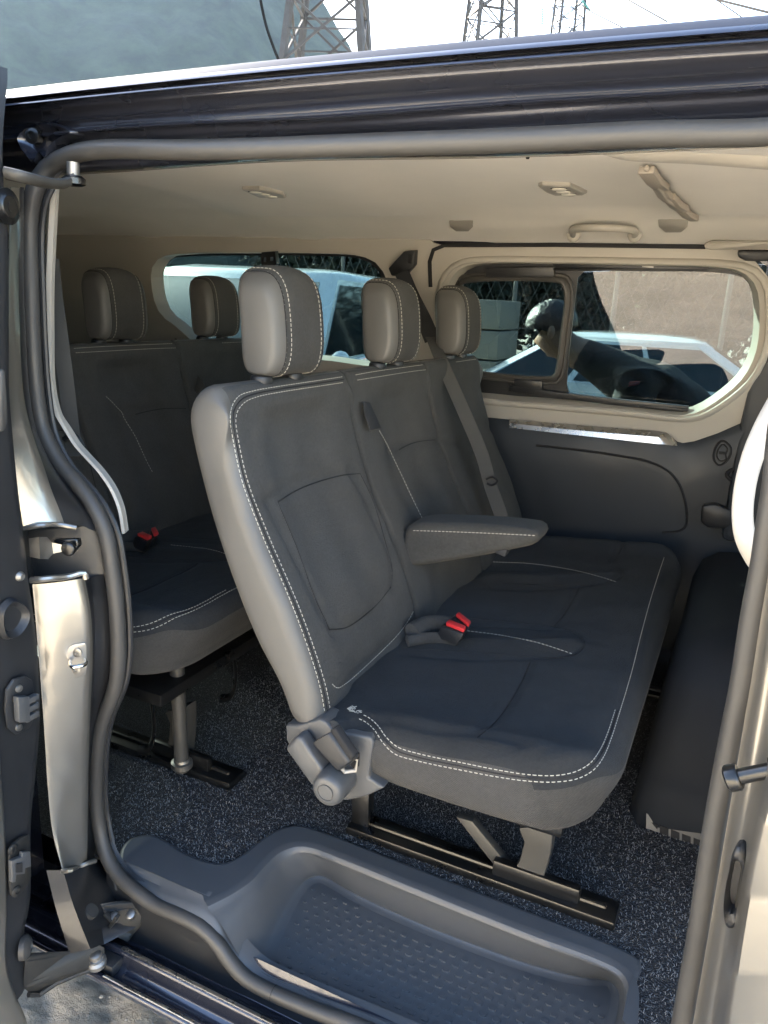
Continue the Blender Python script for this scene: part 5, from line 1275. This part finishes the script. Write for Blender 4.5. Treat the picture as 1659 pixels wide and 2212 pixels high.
# ---- parked cars seen through the far windows
def car(name, loc, head, L, W, Hh, prof, green, label, group, mirror=True):
    """prof: lower body side outline (x,z); green: glasshouse (x0b,x0t,x1t,x1b, zbelt, zroof)"""
    root = thing(name, loc, label, 'car', group)
    rot = Matrix.Rotation(head, 4, 'Z'); T = Matrix.Translation(V(loc)) @ rot
    def w(p): return T @ V(p)
    body = MB(); pr = resample([V((a, 0, b)) for a, b in prof], 60, True); rows = []
    for e in (-1, -.97, -.9, -.5, 0, .5, .9, .97, 1):
        k = 1 - .05 * max(0, (abs(e) - .88) / .12) ** 2
        cx = sum(p.x for p in pr) / 60; cz_ = sum(p.z for p in pr) / 60
        rows.append([w((cx + (p.x - cx) * k, e * W / 2 * (1 if p.z > .45 else .97), cz_ + (p.z - cz_) * k)) for p in pr])
    body.loft(rows, closed=True, caps=True); body.build('body', M['white'], root, sharp=50)
    x0b, x0t, x1t, x1b, zb, zr = green; gh_ = MB()
    wb, wt = W / 2 * .97, W / 2 * .80
    def ring(t, inset=0):
        xb = x0b + (x0t - x0b) * t; xf_ = x1b + (x1t - x1b) * t; hw = wb + (wt - wb) * t; z = zb + (zr - zb) * t; c = .10
        return [w(p) for p in [(xb, -hw + c, z), (xb + c, -hw, z), (xf_ - c, -hw, z), (xf_, -hw + c, z), (xf_, hw - c, z), (xf_ - c, hw, z), (xb + c, hw, z), (xb, hw - c, z)]]
    gh_.loft([ring(0), ring(.3), ring(.6), ring(.92)], closed=True); gh_.build('cabin', M['white'], root, sharp=30)
    rfm = MB(); c1 = [ring(.92), ring(.98)]; 
    def shrink(r_, s, dz): 
        c = sum(r_, V()) / len(r_); return [c + (p - c) * s + V((0, 0, dz)) for p in r_]
    rfm.loft(c1 + [shrink(ring(1), .97, .0), shrink(ring(1), .85, .025), shrink(ring(1), .5, .04), shrink(ring(1), .05, .045)], closed=True, caps=True); rfm.build('roof', M['white'], root, sharp=60)
    def quad(side, xa, xb_, t0, t1, d=.004):
        pts = []
        for x_f, t in ((xa, t0), (xb_, t0), (xb_, t1), (xa, t1)):
            xb = x0b + (x0t - x0b) * t; xf_ = x1b + (x1t - x1b) * t; hw = wb + (wt - wb) * t + d
            xx = xb + .08 + (xf_ - xb - .16) * x_f
            pts.append(w((xx, side * hw, zb + (zr - zb) * t)))
        return pts
    for s in (-1, 1):
        for xa, xb_ in ((.02, .30), (.33, .60), (.63, .97)):
            MB().plate(quad(s, xa, xb_, .08, .86), w((0, s * .003, 0)) - w((0, 0, 0))).build('side_window', M['carglass'], root)
        if mirror:
            mm = MB(); q = w((x1b - .25, s * (W / 2 + .09), zb + .06)); mm.sphere(q, .10, 14, (.7, 1, .8)); mm.build('wing_mirror', M['white'], root)
        for fx in (-L / 2 + .82, L / 2 - .85):
            a = w((fx, s * (W / 2 - .20), .32)); ax_ = (w((0, s, 0)) - w((0, 0, 0)))
            o = MB().lathe(a, ax_, [(0, .2), (0, .30), (.02, .32), (.19, .32), (.21, .30), (.21, .2)], 28).build('wheel', M['tyre'], root)
            MB().lathe(a, ax_, [(0, .0), (.0, .2), (.2, .2), (.19, .05), (.2, 0)], 24).build('rim', M['steel'], o)
    for fx, nm, xb2, xt2 in ((1, 'windscreen', x1b, x1t), (-1, 'rear_screen', x0b, x0t)):
        def q2(y, t): return w((xb2 + (xt2 - xb2) * t + fx * .006, y * (wb + (wt - wb) * t - .11), zb + (zr - zb) * t))
        MB().plate([q2(-1, .05), q2(1, .05), q2(1, .88), q2(-1, .88)], w((fx * .004, 0, 0)) - w((0, 0, 0))).build(nm, M['dustyglass'], root)
    for s in (-1, 1):
        MB().box(w((L / 2 - .12, s * (W / 2 - .28), .68)), (.16, .30, .14), rot.to_3x3()).build('headlight', M['chrome'], root, bevel=.03)
        MB().box(w((-L / 2 + .06, s * (W / 2 - .2), .80)), (.08, .22, .22), rot.to_3x3()).build('tail_light', M['red'], root, bevel=.02)
    MB().box(w((L / 2 - .06, 0, .42)), (.16, W * .92, .18), rot.to_3x3()).build('bumper', M['bumperplastic'], root, bevel=.04)
    return root
hp1 = [(-1.95, .30), (-2.0, .60), (-1.93, .90), (-1.6, .96), (-.9, .97), (.4, .95), (.9, .92), (1.55, .82), (1.92, .66), (1.98, .45), (1.9, .26), (0, .20)]
car('parked_car', (-.75, 8.2, 0), .06, 3.95, 1.68, 1.42, hp1, (-1.75, -1.02, .30, 1.0, .93, 1.37), 'white hatchback parked side-on beyond the front side window', 'cars parked beyond the van')
hp2_ = [(-2.4, .35), (-2.45, .8), (-2.4, 1.12), (-1.5, 1.16), (.6, 1.14), (1.2, 1.10), (1.9, .98), (2.3, .80), (2.4, .5), (2.3, .28), (0, .22)]
car('parked_car', (-3.93, 5.9, 0), math.radians(-79), 4.85, 1.92, 1.86, hp2_, (-2.35, -2.2, .45, 1.42, 1.10, 1.80), 'white people carrier parked close by, its broad windscreen filling the rear side window', 'cars parked beyond the van')
# ---- man stooping outside the front side window
def skin_mesh(verts, edges, radii, sub=2):
    me = bpy.data.meshes.new('tmp'); me.from_pydata([tuple(v) for v in verts], edges, [])
    ob = bpy.data.objects.new('tmp', me); COL.objects.link(ob)
    md = ob.modifiers.new('s', 'SKIN'); md.use_smooth_shade = True
    for i, d in enumerate(me.skin_vertices[0].data):
        r = radii[i]; d.radius = r if isinstance(r, tuple) else (r, r); d.use_root = (i == 0)
    ob.modifiers.new('u', 'SUBSURF').levels = sub
    bpy.context.view_layer.update(); dg = bpy.context.evaluated_depsgraph_get()
    out = bpy.data.meshes.new_from_object(ob.evaluated_get(dg)); bpy.data.objects.remove(ob)
    mb = MB(); mb.add([v.co for v in out.vertices], [tuple(p.vertices) for p in out.polygons]); return mb
PY_ = 3.10
man = thing('person', (.02, PY_, 0), 'man with short black hair and dark shirt stooping outside the front side window', 'person')
def mp(px, py, dy=0): return P(px, py, Y=PY_ + dy)
head = mp(1188, 716)
pel = V((.10, PY_, .96)); che = V((-.26, PY_, 1.27)); shl = V((-.40, PY_, 1.36)); nek = mp(1228, 752)
J = dict(pel=(pel, (.15, .12)), wai=(pel.lerp(che, .45), (.14, .12)), che=(che, (.165, .13)), shl=(shl, (.14, .11)), nek=(nek, .058), hd0=(head + V((.035, 0, -.035)), .07), hd1=(head + V((-.02, 0, .03)), .078))
def lim(side):
    s = side
    return dict(hip=(pel + V((0, s * .09, -.03)), .10), kne=(V((.12, PY_ + s * .10, .52)), .062), ank=(V((.10, PY_ + s * .10, .09)), .045), toe=(V((-.08, PY_ + s * .11, .045)), .038),
                sho=(shl + V((.03, s * .17, -.01)), .068), elb=(V((-.36, PY_ + s * .24, 1.06)), .046), wri=(V((-.50, PY_ + s * .16, .86)), .030), hnd=(V((-.54, PY_ + s * .15, .80)), .030))
vs = []; rs = []; idx = {}; es = []
def av(k, p, r): idx[k] = len(vs); vs.append(p); rs.append(r)
for k, (p, r) in J.items(): av(k, p, r)
for s, c in ((-1, 'n'), (1, 'f')):
    for k, (p, r) in lim(s).items(): av(k + c, p, r)
    for a, b in (('pel', 'hip' + c), ('hip' + c, 'kne' + c), ('kne' + c, 'ank' + c), ('ank' + c, 'toe' + c), ('shl', 'sho' + c), ('sho' + c, 'elb' + c), ('elb' + c, 'wri' + c), ('wri' + c, 'hnd' + c)): es.append((a, b))
    for q in range(5):
        base = lim(s)['hnd'][0]; t = base + V((-.012 * q + .02, s * (.018 * q - .036) * .6, -.055 - .012 * (2 - abs(q - 2)))); av('f%d%s' % (q, c), t, .009); es.append(('hnd' + c, 'f%d%s' % (q, c)))
es += [('pel', 'wai'), ('wai', 'che'), ('che', 'shl'), ('shl', 'nek'), ('nek', 'hd0'), ('hd0', 'hd1')]
bm_ = skin_mesh(vs, [(idx[a], idx[b]) for a, b in es], rs)
# shape the skull, brow, nose and chin on the one continuous skin; the face looks left and down
fdir = V((-.93, -.12, -.36)).normalized(); updir = (V((-.36, 0, .93)) - fdir * fdir.dot(V((-.36, 0, .93)))).normalized(); rdir = fdir.cross(updir)
for i, v in enumerate(bm_.v):
    d = v - head
    if d.length < .16 and (v - nek).length > .05:
        f, u, r = d.dot(fdir), d.dot(updir), d.dot(rdir)
        f2 = f * 1.0 + (.014 * math.exp(-((u + .09) / .02) ** 2 - (r / .03) ** 2) + .026 * math.exp(-((u + .02) / .016) ** 2 - (r / .014) ** 2) - .008 * math.exp(-((u - .012) / .012) ** 2 - ((abs(r) - .03) / .014) ** 2) + .008 * math.exp(-((u + .055) / .010) ** 2 - (r / .022) ** 2)) * (1 if f > .02 else 0)
        bm_.v[i] = head + fdir * f2 + updir * u * 1.05 + rdir * r * .9
for i, f in enumerate(bm_.f):
    c = sum((bm_.v[j] for j in f), V()) / len(f)
    if c.z < .84 and c.x > -.45 or c.x > -.30: bm_.mi[i] = 1
    elif (c - head).length > .17 and c.z > 1.10: bm_.mi[i] = 1
body_ = bm_.build('body', [M['skin'], M['shirt']], man, sharp=80)
hr = MB(); rows = []
for i in range(28):
    a = math.pi * .62 * i / 27; row = []
    for k in range(60):
        b = 2 * math.pi * k / 60; cut = 1 - .34 * max(0, math.cos(b)) * (i / 27)
        aa = a * cut
        row.append(head + updir * (.024 + math.cos(aa) * .094) + fdir * (-.012 + math.sin(aa) * math.cos(b) * .102) + rdir * (math.sin(aa) * math.sin(b) * .080) + updir * (.007 * noise.noise(V((i * .35, k * .9, 0))) + .004 * noise.noise(V((i * .9, k * 1.9, 3)))))
    rows.append(row)
hr.loft(rows, closed=True); hr.build('hair', M['hair'], man, sharp=80)
for s in (-1, 1): MB().sphere(head + rdir * .076 * s - fdir * .012 - updir * .008, .026, 12, (.55, .35, 1)).build('ear', M['skin'], man)
k_ = [k for k in idx if k in ('wai', 'che', 'shl') or k[:3] in ('sho',)]
vs2 = [pel + V((-.03, 0, .03)), vs[idx['wai']], vs[idx['che']], vs[idx['shl']], nek.lerp(shl, .45)]; rs2 = [(.165, .135), (.16, .14), (.18, .15), (.155, .125), .075]; es2 = [(0, 1), (1, 2), (2, 3), (3, 4)]
for c in 'nf':
    o = len(vs2); e_, s_ = vs[idx['elb' + c]], vs[idx['sho' + c]]; vs2 += [s_, s_.lerp(e_, .8)]; rs2 += [.084, .070]; es2 += [(3, o), (o, o + 1)]
shm = skin_mesh(vs2, es2, rs2, 3)
shm.v = [v + V((noise.noise(v * 9), noise.noise(v * 9 + V((5, 0, 0))), noise.noise(v * 9 + V((0, 7, 0))))) * .012 + V((0, 1, 0)) * (.007 * math.sin(70 * (v.x * .8 + v.z) + 4 * noise.noise(v * 6))) for v in shm.v]
shm.build('shirt', M['shirt'], man, sharp=80)
vs3 = [pel]; rs3 = [(.162, .13)]; es3 = []
for c in 'nf':
    o = len(vs3); vs3 += [vs[idx['hip' + c]], vs[idx['kne' + c]], vs[idx['ank' + c]] + V((0, 0, .02))]; rs3 += [.115, .08, .062]; es3 += [(0, o), (o, o + 1), (o + 1, o + 2)]
skin_mesh(vs3, es3, rs3).build('trousers', M['jeans'], man, sharp=80)
for c in 'nf':
    a = vs[idx['ank' + c]]; sh_ = MB(); sh_.sphere(V((a.x - .07, a.y, .055)), .07, 14, (1.9, .7, .75)); sh_.build('shoe', M['tyre'], man)
# ---- trees and a wire fence behind the cars
def tree(x, y, hgt, label):
    root = thing('tree', (x, y, 0), label, 'tree', 'trees behind the parked cars')
    tk = MB(); tk.tube([V((x, y, 0)), V((x + .1, y, hgt * .3)), V((x - .05, y + .1, hgt * .6)), V((x, y, hgt * .9))], lambda t: .16 * (1 - t * .8), n=8); tk.build('trunk', M['bark'], root)
    cr = MB(); r_ = random.Random(int(x * 100) + 7); vs = []; fs = []
    for k in range(6000):
        cl_ = V((r_.gauss(0, .36), r_.gauss(0, .36), r_.gauss(0, .3)))
        c = V((x, y, hgt * .5)) + V((cl_.x * hgt * .42, cl_.y * hgt * .42, cl_.z * hgt * .55))
        u = V((r_.uniform(-1, 1), r_.uniform(-1, 1), r_.uniform(-1, 1))).normalized(); w = u.orthogonal().normalized(); s = r_.uniform(.08, .16); o = len(vs)
        vs += [c - u * s, c + w * s * .5, c + u * s, c - w * s * .5]; fs.append((o, o + 1, o + 2, o + 3))
    cr.add(vs, fs); cr.build('crown', M['leaf'], root, normals=False)
for i, (x, y, hh, lb) in enumerate([(-9.5, 17, 5.2, 'bushy dark tree left of the white hatchback'), (-6.4, 18, 4.6, 'low dark tree behind the people carrier tail'), (-3.6, 17.5, 4.2, 'round dark tree right behind the hatchback'), (-1.2, 18.5, 4.0, 'dark tree seen between the hatchback and the window edge'), (1.2, 18, 4.4, 'dark tree farthest right behind the wire fence')]): tree(x, y, hh, lb)
wf_ = thing('wire_fence', (-3, 13.5, 0), 'grey wire mesh fence on thin posts behind the white hatchback', 'fence')
for k in range(9):
    x = -9 + k * 1.7; MB().cyl((x, 13.5, 0), (x, 13.5, 2.5), .04, n=10).build('post', M['fencewire'], wf_)
ms = MB()
for k in range(70):
    x = -9 + k * .2; beam(ms, (x, 13.5, .05), (x + 1.1, 13.5, 2.4), .006); beam(ms, (x + 1.1, 13.5, .05), (x, 13.5, 2.4), .006)
for z in (.1, 1.25, 2.4): beam(ms, (-9, 13.5, z), (5.8, 13.5, z), .012)
ms.build('mesh', M['fencewire'], wf_)
for k in range(4):
    o = MB().box((-3.9, 11.2, .22 + .42 * k), (1.25, 1.0, .40)).build('crate', M['crate'], loc=(-3.9, 11.2, .02 + .42 * k), bevel=.02)
    tag(o, ['pale crate at the foot of the stack behind the hatchback bonnet', 'second pale crate up in the stack behind the hatchback', 'third pale crate up in the stack behind the hatchback', 'topmost pale crate of the stack behind the hatchback'][k], 'crate', 'crates stacked behind the hatchback')
hzm = bpy.data.materials.new('valley haze'); hzm.use_nodes = True; nt = hzm.node_tree
nt.nodes.remove(nt.nodes['Principled BSDF']); pv = nt.nodes.new('ShaderNodeVolumePrincipled'); nt.links.new(pv.outputs[0], nt.nodes['Material Output'].inputs['Volume'])
pv.inputs['Color'].default_value = (.55, .78, 1, 1); pv.inputs['Density'].default_value = .00004; pv.inputs['Anisotropy'].default_value = .45
tag(MB().box((-150, 300, 150), (1400, 1100, 306)).build('haze', hzm, loc=(0, 0, 0)), 'pale blue valley haze in front of the wooded hillside', 'haze', kind='stuff')
# ================================================================== light, sky, camera
SUN = V((-1.12, .50, .56)).normalized()
wd_ = bpy.data.worlds.new('World'); SC.world = wd_; wd_.use_nodes = True; nt = wd_.node_tree
sky = nt.nodes.new('ShaderNodeTexSky'); sky.sky_type = 'NISHITA'; sky.sun_disc = False
sky.sun_elevation = math.asin(SUN.z); sky.sun_rotation = math.atan2(SUN.x, SUN.y)
sky.dust_density = 3.0; sky.air_density = 1.0; sky.altitude = 300
bgn = nt.nodes['Background']; nt.links.new(sky.outputs[0], bgn.inputs['Color']); bgn.inputs['Strength'].default_value = .09
sl_ = bpy.data.lights.new('sun', 'SUN'); sl_.energy = 5.0; sl_.angle = math.radians(.5); sl_.color = (1, .93, .82)
so = bpy.data.objects.new('sun', sl_); COL.objects.link(so); so.rotation_euler = (-SUN).to_track_quat('-Z', 'Y').to_euler(); so.location = (0, 0, 30)
cam = bpy.data.cameras.new('camera'); co_ = bpy.data.objects.new('camera', cam); COL.objects.link(co_)
cam.sensor_fit = 'VERTICAL'; cam.sensor_height = 24; cam.lens = F_ / 2212 * 24; cam.clip_start = .02; cam.clip_end = 5000
right = V((AX.x, AY.x, AZ.x)); down = V((AX.y, AY.y, AZ.y)); fwd = V((AX.z, AY.z, AZ.z))
m4 = Matrix((( right.x, -down.x, -fwd.x, EYE.x), (right.y, -down.y, -fwd.y, EYE.y), (right.z, -down.z, -fwd.z, EYE.z), (0, 0, 0, 1)))
co_.matrix_world = m4; SC.camera = co_
SC.view_settings.view_transform = 'Standard'; SC.view_settings.look = 'None'; SC.view_settings.gamma = 1; SC.view_settings.use_curve_mapping = False
SC.view_settings.exposure = 3.75
cy = SC.cycles
cy.use_denoising = True
cy.max_bounces = 8; cy.diffuse_bounces = 4; cy.glossy_bounces = 4; cy.transparent_max_bounces = 16; cy.transmission_bounces = 4; cy.sample_clamp_indirect = 6; cy.caustics_reflective = False; cy.caustics_refractive = False
